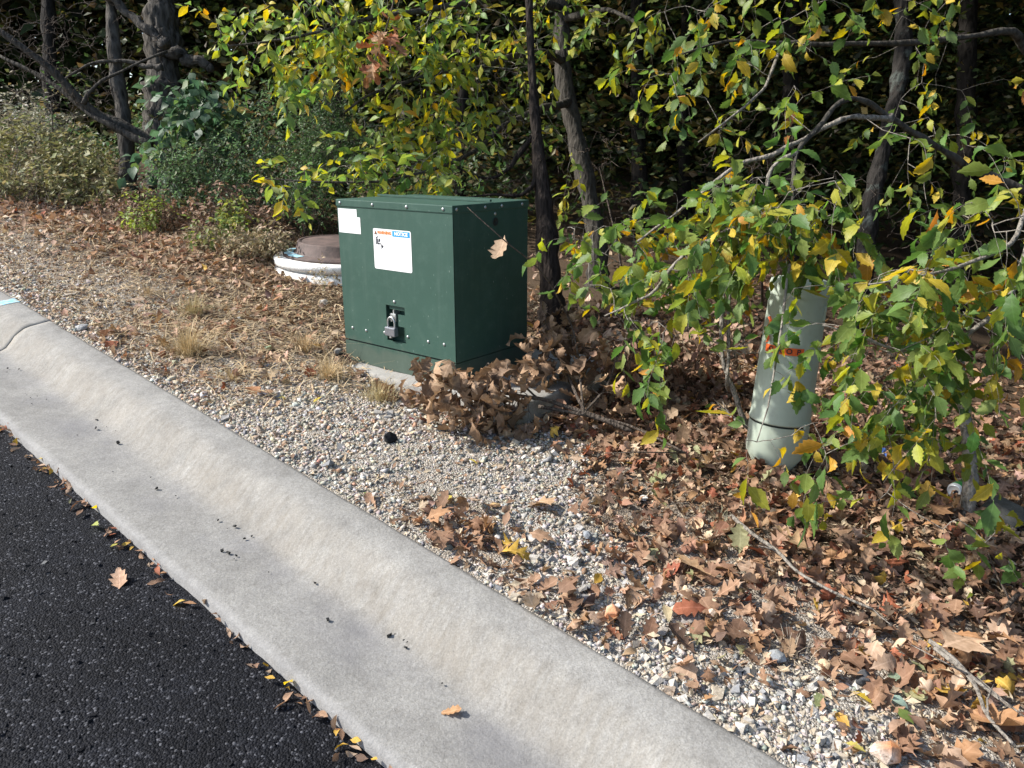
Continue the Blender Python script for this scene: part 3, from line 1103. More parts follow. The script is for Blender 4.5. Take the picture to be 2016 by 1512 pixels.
big_stone(770, 870, 0.085, (0.012, 0.013, 0.016), "black lump of broken asphalt on the gravel below the green cabinet", 0, 1.0, name="asphalt_lump")
big_stone(1530, 1302, 0.062, (0.27, 0.29, 0.31), "smooth blue grey stone at the lower edge of the leaves", 1, 1.1)
big_stone(1695, 1352, 0.072, (0.055, 0.058, 0.065), "dark charcoal rock with pale veins among the leaves", 2, 1.3, patch=(0.36, (0.3, 0.3, 0.32)))
big_stone(1745, 1496, 0.10, (0.62, 0.50, 0.42), "large orange and white rock at the bottom edge of the picture", 3, 1.0, patch=(0.12, (0.62, 0.27, 0.12)))
big_stone(1622, 1316, 0.072, (0.52, 0.40, 0.26), "cream knobbly stone beside the blue grey one", 4, 0.8, patch=(0.5, (0.4, 0.3, 0.2)))
big_stone(1352, 1222, 0.072, (0.26, 0.245, 0.235), "flat brown grey stone set in the lower gravel", 5, 0.5)
big_stone(1302, 1250, 0.062, (0.36, 0.33, 0.30), "low grey stone near the kerb in the lower gravel", 6, 0.6)
big_stone(1204, 1222, 0.062, (0.55, 0.26, 0.14), "rust orange stone standing at the kerb edge", 7, 1.4, patch=(0.30, (0.6, 0.45, 0.36)))
big_stone(1404, 1212, 0.042, (0.62, 0.52, 0.44), "small pinkish white stone right of the flat brown one", 8, 1.0)
big_stone(975, 1000, 0.044, (0.48, 0.33, 0.16), "amber coloured stone on the middle gravel", 9, 1.0)
big_stone(978, 1068, 0.044, (0.66, 0.64, 0.62), "bright white stone at the end of the leaf heap", 1, 1.2)
big_stone(915, 1068, 0.036, (0.50, 0.49, 0.48), "pale flat stone tucked under the leaf heap", 2, 0.6)
big_stone(1232, 892, 0.072, (0.42, 0.26, 0.18), "pinkish brown rounded stone at the edge of the brown litter", 3, 1.2)
big_stone(1155, 1062, 0.062, (0.25, 0.27, 0.29), "bluish grey stone beside the big tan oak leaf", 4, 1.0)
big_stone(1268, 985, 0.055, (0.55, 0.54, 0.52), "white grey stone half buried in brown litter", 5, 0.7)
big_stone(665, 700, 0.075, (0.36, 0.34, 0.31), "rough grey rock against the cabinet corner", 6, 1.1)
big_stone(640, 602, 0.085, (0.38, 0.36, 0.33), "grey rock lying between leaves and cabinet", 7, 0.9)
big_stone(160, 650, 0.10, (0.33, 0.34, 0.35), "oblong bluish grey stone against the back of the kerb", 8, 0.6)
big_stone(138, 582, 0.11, (0.52, 0.50, 0.47), "pale stone slab on the gravel at left", 9, 0.35)
big_stone(1747, 1118, 0.06, (0.42, 0.36, 0.31), "rounded pinkish grey stone deep in the leaf litter", 0, 0.6)
big_stone(312, 720, 0.045, (0.62, 0.60, 0.58), "white angular stone beside the kerb under the grass tuft", 1, 1.0)
big_stone(557, 790, 0.05, (0.30, 0.32, 0.35), "slate blue stone in the pale gravel", 2, 0.6)
big_stone(1968, 1030, 0.26, (0.12, 0.115, 0.10), "big rounded dark rock under the branches at right", 3, 0.75, patch=(0.9, (0.2, 0.2, 0.2)))

# ================================================================== GREEN CABINET, PAD, PADLOCK
YAW = 0.679
CW, CD, CH = 0.811, 0.554, 0.848
PAD_Z = CAM_H - 1.082
AX = np.array([math.cos(YAW), -math.sin(YAW), 0])
AY = np.array([math.sin(YAW), math.cos(YAW), 0])
CORNER = np.array([-0.268, 3.5, PAD_Z])
CCEN = CORNER - AX * CW / 2 + AY * CD / 2


def make_pad():
    o = empty("concrete_pad", CCEN - np.array([0, 0, 0.0]), -YAW)
    bm = bmesh.new()
    bm_box(bm, -CW / 2 - 0.035, CW / 2 + 0.42, -CD / 2 - 0.10, CD / 2 + 0.36, -0.22, -0.003, 0.018)
    bmesh.ops.subdivide_edges(bm, edges=[e for e in bm.edges if e.calc_length() > 0.3], cuts=14, use_grid_fill=True)
    for v in bm.verts:
        v.co.z += 0.004 * math.sin(v.co.x * 17 + v.co.y * 23)
        v.co.y += 0.004 * math.sin(v.co.x * 29)
    bm_obj("slab", bm, M_PAD, o, True)
    # the moulded lip round the cabinet foot
    tag(o, "rough concrete pad under the green cabinet, half buried in gravel", "concrete pad")


make_pad()


def text_obj(body, size, mat, parent, loc, rot=(math.pi / 2, 0, 0), name="lettering", sx=1.0, thick=0.0, align='CENTER'):
    cu = bpy.data.curves.new("txt", 'FONT')
    cu.body = body
    cu.size = size
    cu.align_x = align
    cu.align_y = 'CENTER'
    cu.offset = thick
    cu.resolution_u = 3
    ob = bpy.data.objects.new("txt", cu)
    COL.objects.link(ob)
    dg = bpy.context.evaluated_depsgraph_get()
    me = bpy.data.meshes.new_from_object(ob.evaluated_get(dg))
    bpy.data.objects.remove(ob)
    me.materials.clear()
    o = link(name, me, mat, parent)
    o.location = loc
    o.rotation_euler = rot
    o.scale = (sx, 1, 1)
    return o


def poly_obj(name, pts, y, mat, parent):
    """flat polygon in the x-z plane at depth y, facing -y"""
    bm = bmesh.new()
    vs_ = [bm.verts.new((px_, y, pz_)) for px_, pz_ in pts]
    bm.faces.new(vs_)
    me = bpy.data.meshes.new(name)
    bm.normal_update()
    bm.to_mesh(me)
    bm.free()
    return link(name, me, mat, parent)


def rounded(x0, x1, z0, z1, r, n=5):
    pts = []
    for cx, cz, a0 in ((x1 - r, z1 - r, 0), (x0 + r, z1 - r, 90), (x0 + r, z0 + r, 180), (x1 - r, z0 + r, 270)):
        for k in range(n + 1):
            a = math.radians(a0 + 90 * k / n)
            pts.append((cx + r * math.cos(a), cz + r * math.sin(a)))
    return pts


def make_cabinet():
    c = empty("utility_cabinet", CCEN, -YAW)
    tag(c, "dark green metal utility cabinet with warning sticker on a concrete pad", "utility cabinet")
    w, d, h = CW / 2, CD / 2, CH
    # body shell: sides, back and the door sheet with its lock opening
    bm = bmesh.new()
    bm_box(bm, -w + 0.006, w - 0.006, -d + 0.09, d - 0.004, 0.112, h - 0.032)
    for sx in (-1, 1):
        bm_box(bm, sx * w - (0.003 if sx > 0 else 0), sx * w + (0 if sx > 0 else 0.003), -d + 0.0005, d - 0.001, 0.1125, h - 0.031)
    bm_obj("body", bm, M_GREEN, c)
    bm = bmesh.new()
    xs = [-w, -0.07, 0.018, 0.067, w]
    zs = [0.118, 0.157, 0.240, 0.300, 0.341, h - 0.036]
    holes = {(1, 1), (2, 1), (1, 2), (1, 3), (2, 3)}
    grid = {}
    for i, x_ in enumerate(xs):
        for j, z_ in enumerate(zs):
            grid[i, j] = bm.verts.new((x_, -d, z_))
    fs = []
    for i in range(len(xs) - 1):
        for j in range(len(zs) - 1):
            if (i, j) not in holes:
                fs.append(bm.faces.new([grid[i, j], grid[i + 1, j], grid[i + 1, j + 1], grid[i, j + 1]]))
    r = bmesh.ops.extrude_face_region(bm, geom=fs)
    for v in r["geom"]:
        if isinstance(v, bmesh.types.BMVert):
            v.co.y += 0.006
    bm_obj("door", bm, M_GREEN, c)
    # lock pocket behind the opening
    bm = bmesh.new()
    bm_box(bm, -0.085, 0.082, -d + 0.052, -d + 0.058, 0.142, 0.356)
    bm_box(bm, -0.085, -0.080, -d + 0.0065, -d + 0.052, 0.142, 0.356)
    bm_box(bm, 0.077, 0.082, -d + 0.0065, -d + 0.052, 0.142, 0.356)
    bm_box(bm, -0.080, 0.077, -d + 0.0065, -d + 0.052, 0.142, 0.147)
    bm_box(bm, -0.080, 0.077, -d + 0.0065, -d + 0.052, 0.351, 0.356)
    bm_obj("lock_pocket", bm, M_GREEN, c)
    bm = bmesh.new()
    bm_box(bm, -0.060, 0.055, -d + 0.012, -d + 0.02, 0.318, 0.340, 0.004)
    bm_obj("latch_flap", bm, M_GREEN, c)
    bm = bmesh.new()
    bm_box(bm, -0.047, -0.003, -d + 0.004, -d + 0.009, 0.258, 0.300, 0.006)
    bm_box(bm, -0.028, -0.020, -d + 0.008, -d + 0.045, 0.29, 0.318)
    bm_obj("hasp", bm, M_STEEL, c)
    # base plinth, stepped very slightly forward at its top seam
    bm = bmesh.new()
    bm_box(bm, -w + 0.002, w - 0.002, -d - 0.002, d - 0.004, 0.0, 0.108)
    bm_obj("plinth", bm, M_GREEN, c)
    bm = bmesh.new()
    bm_box(bm, -w + 0.012, w - 0.012, -d + 0.012, d - 0.012, 0.104, 0.122)
    bm_obj("seam_gap", bm, M_DARK, c)
    # lid: a shallow cap with folded edge and a raised welt along the back half
    bm = bmesh.new()
    bm_box(bm, -w - 0.004, w + 0.004, -d - 0.004, d + 0.004, h - 0.036, h, 0.004)
    for v in bm.verts:
        if v.co.z > h - 0.02:
            v.co.z += 0.012 * (1 - abs(v.co.y) / d)
    lid = bm_obj("lid", bm, M_GREEN, c)
    bm = bmesh.new()
    bm_box(bm, -w + 0.01, w - 0.006, -0.010, 0.004, h + 0.004, h + 0.0135, 0.001)
    bm_obj("welt", bm, M_GREEN, lid)
    # bolts
    V, F = lathe([(0.008, 0.0), (0.008, 0.0015), (0.0064, 0.0036), (0.0038, 0.005), (0.0001, 0.0054)], 12)
    bolt_me = mesh_arrays("bolt", V, F, smooth_shade=True)
    bolt_me.materials.append(M_STEEL)

    def bolt(x_, y_, z_, face, sc=1.0):
        o = bpy.data.objects.new("bolt", bolt_me)
        COL.objects.link(o)
        o.parent = c
        o.location = (x_, y_, z_)
        o.rotation_euler = (math.pi / 2, 0, 0) if face == 'f' else (0, math.pi / 2, 0)
        o.scale = (sc, sc, sc)
    for x_ in (-0.375, -0.128, 0.113, 0.352):
        bolt(x_, -d - 0.004, h - 0.018, 'f')
    for x_, z_ in ((-0.005, 0.362), (-0.339, 0.183), (-0.231, 0.183), (-0.088, 0.193), (0.083, 0.196), (0.226, 0.193), (0.333, 0.196)):
        bolt(x_, -d, z_, 'f')
    for y_ in (-0.253, -0.055, 0.067, 0.225):
        bolt(w + 0.004, y_, h - 0.018, 's')
    bolt(w, 0.021, 0.795, 's')
    V, F = lathe([(0.02, 0.0), (0.02, 0.002), (0.013, 0.003), (0.012, 0.001), (0.0001, 0.001)], 20)
    o = link("knockout_plug", mesh_arrays("knockout_plug", V, F, smooth_shade=True), M_DARK, c)
    o.location = (w + 0.0005, 0.021, 0.758)
    o.rotation_euler = (0, math.pi / 2, 0)
    # number stickers, three stacked
    y = -d - 0.0012
    for x0, x1, z0, z1, lab in ((-0.398, -0.253, 0.764, 0.802, None), (-0.398, -0.229, 0.7225, 0.7632, None), (-0.398, -0.229, 0.681, 0.7217, None)):
        poly_obj("number_sticker", [(x0, z0), (x1, z0), (x1, z1), (x0, z1)], y, M_STICKER, c)
    for body, x_, z_ in (("7 3 2 1", -0.325, 0.783), ("4 8 1 5 9", -0.312, 0.743), ("2 6 0 4 1", -0.312, 0.701)):
        text_obj(body, 0.026, M_PINK, c, (x_, y - 0.0006, z_), name="faded_number")
    # warning sign
    sign = poly_obj("warning_sign", rounded(-0.136, 0.133, 0.518, 0.717, 0.010), y, M_STICKER, c)
    y2 = y - 0.0008
    sign["label"] = "white warning and notice sticker with faded small print"
    poly_obj("notice_panel", [(0.004, 0.685), (0.125, 0.685), (0.125, 0.712), (0.004, 0.712)], y2, M_BLUE, sign)
    text_obj("NOTICE", 0.0225, M_STICKER, sign, (0.065, y2 - 0.0006, 0.6985), name="notice_lettering", sx=1.12, thick=0.0011)
    text_obj("WARNING", 0.021, M_ORANGE, sign, (-0.054, y2, 0.698), name="warning_lettering", sx=1.0, thick=0.0012)
    poly_obj("alert_triangle", [(-0.127, 0.688), (-0.106, 0.688), (-0.1165, 0.708)], y2, M_BLACK, sign)
    poly_obj("alert_mark", [(-0.1177, 0.691), (-0.1153, 0.691), (-0.1148, 0.703), (-0.1182, 0.703)], y2 - 0.0006, M_ORANGE, sign)
    # pictogram: open cabinet and a figure thrown back
    for k, pts in enumerate(([(-0.117, 0.640), (-0.111, 0.638), (-0.111, 0.676), (-0.117, 0.672)],
                             [(-0.108, 0.640), (-0.090, 0.640), (-0.090, 0.647), (-0.101, 0.647), (-0.101, 0.668), (-0.108, 0.668)],
                             [(-0.115, 0.675), (-0.100, 0.680), (-0.100, 0.675), (-0.110, 0.671)],
                             [(-0.098, 0.652), (-0.090, 0.652), (-0.084, 0.664), (-0.090, 0.670), (-0.097, 0.664)],
                             [(-0.088, 0.646), (-0.083, 0.648), (-0.073, 0.633), (-0.079, 0.633)],
                             [(-0.080, 0.634), (-0.068, 0.638), (-0.063, 0.634), (-0.070, 0.624), (-0.080, 0.628)],
                             [(-0.082, 0.622), (-0.074, 0.628), (-0.071, 0.626), (-0.079, 0.619)])):
        poly_obj("pictogram", pts, y2, M_BLACK, sign)
    text_obj("Do Not", 0.016, M_GREY, sign, (0.036, y2, 0.610), name="small_print")
    text_obj("Obstruct", 0.016, M_GREY, sign, (0.046, y2, 0.591), name="small_print")
    for z_, x1 in ((0.612, -0.090), (0.597, -0.046), (0.584, -0.100)):
        poly_obj("small_print", [(-0.128, z_), (x1, z_), (x1, z_ + 0.0022), (-0.128, z_ + 0.0022)], y2, M_PINK, sign)
    return c


CAB = make_cabinet()


def make_padlock():
    p = CCEN + AX * -0.026 + AY * (-CD / 2 - 0.008) + np.array([0, 0, 0.186])
    o = empty("padlock", p, -YAW)
    tag(o, "steel padlock hanging from the hasp of the green cabinet", "padlock")
    m = plain("laminated_steel", (0.30, 0.31, 0.34), 0.4, 0.75)
    bm = bmesh.new()
    bm_box(bm, -0.036, 0.036, -0.016, 0.013, 0.0, 0.046, 0.005)
    bm_obj("body", bm, m, o, False)
    pts = [(-0.025, 0, 0.040), (-0.025, 0, 0.066)] + [(-0.025 * math.cos(a), 0, 0.066 + 0.030 * math.sin(a)) for a in np.linspace(0.3, math.pi - 0.3, 7)] + [(0.025, 0, 0.066), (0.025, 0, 0.040)]
    V, F = tube(pts, [0.0056] * len(pts), 10, sub=2)
    link("shackle", mesh_arrays("shackle", V, F, smooth_shade=True), M_STEEL, o)
    bm = bmesh.new()
    bm_box(bm, -0.008, 0.008, -0.012, 0.004, -0.010, -0.0005, 0.002)
    bm_obj("keyway_cover", bm, M_STEEL, o)


make_padlock()

# ================================================================== PEDESTAL
def make_pedestal():
    b = onground(1522, 910)
    o = empty("telecom_pedestal", b)
    o.rotation_euler = (math.radians(-1.0), math.radians(3.4), math.radians(15))
    tag(o, "pale grey green plastic telecom pedestal standing behind the leaves", "pedestal")
    m, nt, bs = new_mat("pale_green_plastic")
    n = texnoise(nt, obj_co(nt), 6, 5)
    c = ramp(nt, n, [(0.3, (0.36, 0.415, 0.345)), (0.7, (0.43, 0.485, 0.405))])
    d = ramp(nt, texnoise(nt, obj_co(nt), 30, 4), [(0.55, (0, 0, 0)), (0.8, (0.5, 0.5, 0.5))])
    c = mixc(nt, d, c, (0.26, 0.27, 0.2))
    nt.links.new(c, bs.inputs["Base Color"])
    bs.inputs["Roughness"].default_value = 0.5
    R = 0.123
    V, F = lathe([(R * 0.62, -0.12), (R * 0.72, 0.0), (R * 0.97, 0.05), (R * 1.01, 0.16), (R * 1.0, 0.19)], 40)
    link("base", mesh_arrays("base", V, F, smooth_shade=True), m, o)
    V, F = lathe([(R * 0.985, 0.186), (R * 0.985, 0.200)], 40)
    link("seam", mesh_arrays("seam", V, F, smooth_shade=True), M_DARK, o)
    V, F = lathe([(R * 0.98, 0.199), (R * 1.03, 0.199), (R * 1.03, 0.206), (R * 1.0, 0.215), (R * 0.93, 0.70), (R * 0.93, 0.735)], 40)
    link("cover", mesh_arrays("cover", V, F, smooth_shade=True), m, o)
    V, F = lathe([(R * 0.955, 0.728), (R * 0.955, 0.775), (R * 0.92, 0.788), (R * 0.7, 0.797), (0.0005, 0.80)], 40)
    link("cap", mesh_arrays("cap", V, F, smooth_shade=True), m, o)
    bm = bmesh.new()
    bm_box(bm, -0.012, 0.012, -R * 1.05 - 0.004, -R * 1.0, 0.19, 0.214, 0.002)
    link_o = bm_obj("latch", bm, m, o)
    link_o.rotation_euler = (0, 0, 0.35)
    # vertical rib
    bm = bmesh.new()
    bm_box(bm, -0.006, 0.006, -R * 0.99, -R * 0.93, 0.64, 0.70, 0.002)
    bm_obj("rib", bm, m, o).rotation_euler = (0, 0, 0.55)
    # orange tape with printed letters, wrapped part of the way round
    mt = plain("orange_tape", (0.75, 0.12, 0.02), 0.5)
    rt = R * 0.963
    a0, a1 = math.radians(-178), math.radians(-100)
    n_ = 24
    V, F = [], []
    for i in range(n_ + 1):
        a = a0 + (a1 - a0) * i / n_
        for z_ in (0.497, 0.528):
            V.append(((rt + 0.002) * math.cos(a), (rt + 0.002) * math.sin(a), z_))
    for i in range(n_):
        F.append((2 * i, 2 * i + 2, 2 * i + 3, 2 * i + 1))
    tape = link("orange_tape", mesh_arrays("orange_tape", np.array(V), np.array(F), smooth_shade=True), mt, o)
    tape["label"] = "orange tape with black capitals round the pedestal"
    for ch, deg in zip("DROP", (-163, -145, -127, -110)):
        a = math.radians(deg)
        text_obj(ch, 0.030, M_BLACK, tape, ((rt + 0.0036) * math.cos(a), (rt + 0.0036) * math.sin(a), 0.5125), (math.pi / 2, 0, a + math.pi / 2), "letter", thick=0.0006)
    # orange ribbon at the upper left
    bm = bmesh.new()
    vs_ = []
    for k in range(9):
        z_ = 0.64 - k * 0.013
        a = math.radians(-176 + 6 * math.sin(k * 1.1))
        for wd in (-0.005, 0.006):
            vs_.append(bm.verts.new(((R * 1.0 + 0.006) * math.cos(a) + wd * 0.5, (R * 1.0 + 0.006) * math.sin(a) - wd, z_ + wd * 0.6)))
    for k in range(8):
        bm.faces.new([vs_[2 * k], vs_[2 * k + 1], vs_[2 * k + 3], vs_[2 * k + 2]])
    bm_obj("ribbon", bm, mt, o)


make_pedestal()

# ================================================================== MANHOLE RISER
def make_manhole():
    p = onground(668, 549)
    p = p + np.array([-0.02, 0.36, 0.0])
    p[2] = float(ground_z(p[0], p[1])) - 0.012
    o = empty("manhole_riser", p)
    o.rotation_euler = (0.02, 0.035, 0)
    tag(o, "manhole with brown iron frame on white concrete rings behind the cabinet", "manhole")
    mw = concrete_mat("white_ring", (0.84, 0.835, 0.81))
    mi, nt, bs = new_mat("rusted_iron")
    c = ramp(nt, texnoise(nt, obj_co(nt), 12, 6, 0.7), [(0.3, (0.045, 0.032, 0.028)), (0.75, (0.15, 0.10, 0.085))])
    nt.links.new(c, bs.inputs["Base Color"])
    bs.inputs["Roughness"].default_value = 0.75
    bump(nt, bs, texnoise(nt, obj_co(nt), 90, 3), 0.004, 0.6)

    def ring(name, prof, mat, wob=0.0, parent=o):
        V, F = lathe(prof, 64)
        if wob:
            a = np.arctan2(V[:, 1], V[:, 0])
            V = V * (1 + wob * (np.sin(a * 3 + 1) + 0.5 * np.sin(a * 7))[:, None] * np.array([1, 1, 0]))
        return link(name, mesh_arrays(name, V, F, smooth_shade=True), mat, parent)
    ring("ring", [(0.545, -0.1), (0.545, 0.040), (0.530, 0.052), (0.40, 0.054)], mw, 0.006)
    ring("ring", [(0.40, 0.056), (0.505, 0.057), (0.520, 0.070), (0.543, 0.076), (0.546, 0.118), (0.528, 0.130), (0.40, 0.133)], mw, 0.005)
    fr = ring("frame", [(0.30, 0.131), (0.470, 0.133), (0.474, 0.142), (0.470, 0.150), (0.392, 0.155), (0.380, 0.166), (0.364, 0.234), (0.358, 0.242), (0.338, 0.243), (0.334, 0.235), (0.30, 0.235)], mi)
    ring("cover", [(0.0005, 0.238), (0.328, 0.238), (0.332, 0.235), (0.332, 0.226)], mi)
    # blue survey paint sprayed on the flange
    mp = M_PAINT
    V, F = [], []
    n_ = 14
    for i in range(n_ + 1):
        a = math.radians(170 + 62 * i / n_)
        r1 = 0.470 - 0.012 * abs(math.sin(i * 2.3))
        for r_ in (0.396, r1):
            V.append((r_ * math.cos(a), r_ * math.sin(a), 0.1552 - (r_ - 0.392) * 0.06 + 0.0035))
    for i in range(n_):
        F.append((2 * i, 2 * i + 1, 2 * i + 3, 2 * i + 2))
    link("paint_splash", mesh_arrays("paint_splash", np.array(V), np.array(F)), mp, fr)


make_manhole()

# ================================================================== LEAF LITTER
LITTER_PAL = [(0.36, 0.225, 0.14), (0.28, 0.165, 0.10), (0.43, 0.295, 0.20), (0.19, 0.11, 0.068), (0.33, 0.18, 0.09), (0.24, 0.135, 0.082),
              (0.13, 0.08, 0.054), (0.50, 0.37, 0.26), (0.30, 0.10, 0.05), (0.48, 0.30, 0.05), (0.26, 0.25, 0.13)]
LP_W = np.array([3.2, 3.0, 2.0, 2.4, 2.0, 2.2, 1.4, 0.9, 0.7, 0.32, 0.18])
LP_W /= LP_W.sum()
T_LIT = T_OAK + T_DRYELM + T_CURL
LEAF_WORD = ["tan", "mid brown", "pale buff", "dark brown", "orange brown", "chestnut brown", "blackish brown", "cream", "red brown", "dull yellow", "olive"]


def zone(s, t):
    if s > 3.0:
        return "uphill of the cabinet"
    if t < 2.0:
        return "beside the kerb" if s > 0.8 else "at the lower end of the kerb"
    if t < 2.6:
        return "between gravel and pedestal" if s > 0.5 else "at the lower right corner"
    return "around the pedestal foot"




def litter_density(s, t):
    """leaves per square metre"""
    g = gravel_density(s, t)
    d = 1150.0 * (1 - g) ** 1.1
    clump = 0.55 + 0.45 * wnoise(s, t, 2.7, 6.0)
    # uphill verge is thinner, leaves gather in patches and along the weeds
    up_ = smooth(2.7, 3.3, s)
    patch = np.exp(-(((s - 3.95) / 0.55) ** 2 + ((t - 2.3) / 0.42) ** 2)) + np.exp(-(((s - 4.05) / 0.22) ** 2 + ((t - 1.68) / 0.13) ** 2)) * 0.8
    band = np.exp(-((t - (2.75 + 0.14 * (s - 6) * -1)) / 0.42) ** 2) * smooth(4.2, 5.2, s)
    d_up = 640 * np.clip(patch * 1.5 + band * 1.7, 0, 1.6) * (0.4 + 0.6 * clump) + 14
    d = d * (1 - up_) + d_up * up_
    d = np.where((s > 3.3) & (t > 3.2), np.maximum(d, 160), d)
    d = np.where(t > 4.4, d * 0.35, d)
    return d * np.where(up_ > 0.5, 1.0, 0.72 + 0.28 * clump)


def make_litter():
    n = 80000
    s = rng.uniform(-1.2, 9.0, n)
    t = rng.uniform(1.505, 7.0, n)
    area = 10.2 * 5.495
    x, y = xy(s, t)
    px, py, z = project(np.stack([x, y, ground_z(x, y)], 1))
    keep = rng.uniform(0, 1, n) < litter_density(s, t) * area / n
    keep &= (px > -200) & (px < 2250) & (py < 1700) & (z > 0.3)
    # nothing inside the cabinet pad or the manhole
    dx = (np.stack([x, y], 1) - CCEN[:2])
    u, v = dx @ AX[:2], dx @ AY[:2]
    keep &= ~((u > -CW / 2 - 0.03) & (u < CW / 2 + 0.30) & (v > -CD / 2 - 0.07) & (v < CD / 2 + 0.3))
    s, t, x, y, z = s[keep], t[keep], x[keep], y[keep], z[keep]
    n = len(s)
    oak = rng.uniform(0, 1, n) < 0.52
    var = np.where(oak, rng.integers(0, 8, n), 8 + rng.integers(0, 4, n))
    var = np.where(z > 4.3, 8 + rng.integers(0, 4, n), var)
    curl = (rng.uniform(0, 1, n) < 0.28) & (z < 4.3)
    var = np.where(curl, 12 + rng.integers(0, 6, n), var)
    S = np.where(var < 8, rng.uniform(0.05, 0.115, n), rng.uniform(0.032, 0.07, n))
    S = np.where((z > 4.3) & oak, rng.uniform(0.06, 0.10, n), S)
    S = np.where(curl, rng.uniform(0.05, 0.10, n), S)
    pale = (s > 2.9) & (rng.uniform(0, 1, n) < 0.65)
    ci = np.where(pale, rng.choice([0, 2, 7, 2, 4], n), rng.choice(len(LITTER_PAL), n, p=LP_W))
    R = rand_rot(n, 0.4)
    T = np.stack([x, y, ground_z(x, y) + 0.008 + S * rng.uniform(0.02, 0.2, n)], 1)
    place_set("fallen_leaf", "fallen_leaf", T_LIT, M_DRY, LITTER_PAL, var, ci, R, S, T, None, 280, "leaf_litter",
              label=lambda i: "%s %s %s leaf in litter %s" % ("large" if S[i] > 0.098 else "middling" if S[i] > 0.082 else "small", LEAF_WORD[int(ci[i])], "lobed oak" if var[i] < 8 else "narrow rolled" if var[i] < 12 else "curled oak", zone(s[i], t[i])), cat="leaf", group="dry leaves of the litter",
              stuff_label="brown oak leaf litter covering the slope under the trees", stuff_cat="leaf litter")
    # crumbled bits and chaff between the leaves
    n = 85000
    s = rng.uniform(-1.0, 7.5, n)
    t = rng.uniform(1.505, 4.2, n)
    x, y = xy(s, t)
    px, py, z = project(np.stack([x, y, ground_z(x, y)], 1))
    dens = np.where(s > 2.9, 0.95, 0.75) * (1 - 0.78 * gravel_density(s, t) * smooth(3.6, 2.8, s)) * np.clip(3.5 / np.maximum(z, 1), 0.3, 1)
    k = (rng.uniform(0, 1, n) < dens) & (px > -60) & (px < 2080) & (py < 1560)
    dx = (np.stack([x, y], 1) - CCEN[:2])
    u, v = dx @ AX[:2], dx @ AY[:2]
    k &= ~((u > -CW / 2 - 0.03) & (u < CW / 2 + 0.42) & (v > -CD / 2 - 0.07) & (v < CD / 2 + 0.36))
    s, t, x, y = s[k], t[k], x[k], y[k]
    n = len(s)
    S = rng.uniform(0.012, 0.038, n)
    T = np.stack([x, y, ground_z(x, y) + 0.006 + S * rng.uniform(0, 0.3, n)], 1)
    pal = np.array([(0.36, 0.25, 0.16), (0.27, 0.16, 0.095), (0.46, 0.36, 0.24), (0.18, 0.11, 0.07), (0.52, 0.43, 0.30)])
    C0 = pal[rng.integers(0, 5, n)] * rng.uniform(0.75, 1.2, (n, 1))
    V, F, C, L = emit(T_TINY + T_THIN, rng.integers(0, 4, n), rand_rot(n, 0.5), S, T, C0)
    o = link("leaf_chaff", mesh_arrays("leaf_chaff", V, F, C, L), M_DRY)
    tag(o, "crumbled bits of dry leaf and grass between the litter", "leaf chaff", kind="stuff")
    # windrow of small leaves along the gutter lip
    n = 330
    s = rng.uniform(-0.2, 4.7, n)
    cl = 0.5 + 0.5 * wnoise(s, 0 * s, 5.0, 4.0)
    k = rng.uniform(0, 1, n) < 0.25 + 0.75 * cl
    s = s[k]
    n = len(s)
    t = T_LIP - np.abs(rng.normal(0.012, 0.018, n)) - 0.006
    x, y = xy(s, t)
    S = rng.uniform(0.022, 0.05, n)
    T = np.stack([x, y, slope_z(s) + 0.009 + S * rng.uniform(0.02, 0.25, n)], 1)
    ci = rng.choice(len(LITTER_PAL), n, p=LP_W)
    ci = np.where(rng.uniform(0, 1, n) < 0.06, 9, ci)
    var = 8 + rng.integers(0, 4, n)
    place_set("gutter_leaf", "gutter_leaf", T_LIT, M_DRY, LITTER_PAL, var, ci, rand_rot(n, 0.5), S, T, None, 300, "gutter_leaves",
              label=lambda i: "small %s leaf caught along the gutter lip %s" % (LEAF_WORD[int(ci[i])], "at the far left" if s[i] > 3.0 else "in the middle" if s[i] > 1.6 else "at the bottom"), cat="leaf", group="leaves along the gutter lip")


make_litter()


def one_leaf(px, py, size, tpl, color, label, mat=None, road=False, lift=0.012, yaw=None, tilt=0.15, name="fallen_leaf", pan=False):
    if road or pan:
        r = ray_dir(px, py)
        # plane of the road
        nx = np.array([-SLOPE * DH[0], -SLOPE * DH[1], 1.0])
        k = (-(CAMP @ nx) + (0.03 if pan else 0.0)) / (r @ nx)
        p = CAMP + r * k
    else:
        p = onground(px, py)
    V, F, L = tpl
    me = mesh_arrays(name, V, F, np.tile(np.array(color), (len(V), 1)), L, True)
    o = link(name, me, mat or M_DRY)
    o.location = (p[0], p[1], p[2] + lift + size * 0.08)
    o.rotation_euler = (rng.normal(0, tilt), rng.normal(0, tilt), rng.uniform(0, 6.28) if yaw is None else yaw)
    o.scale = (size,) * 3
    tag(o, label, "leaf")
    return o


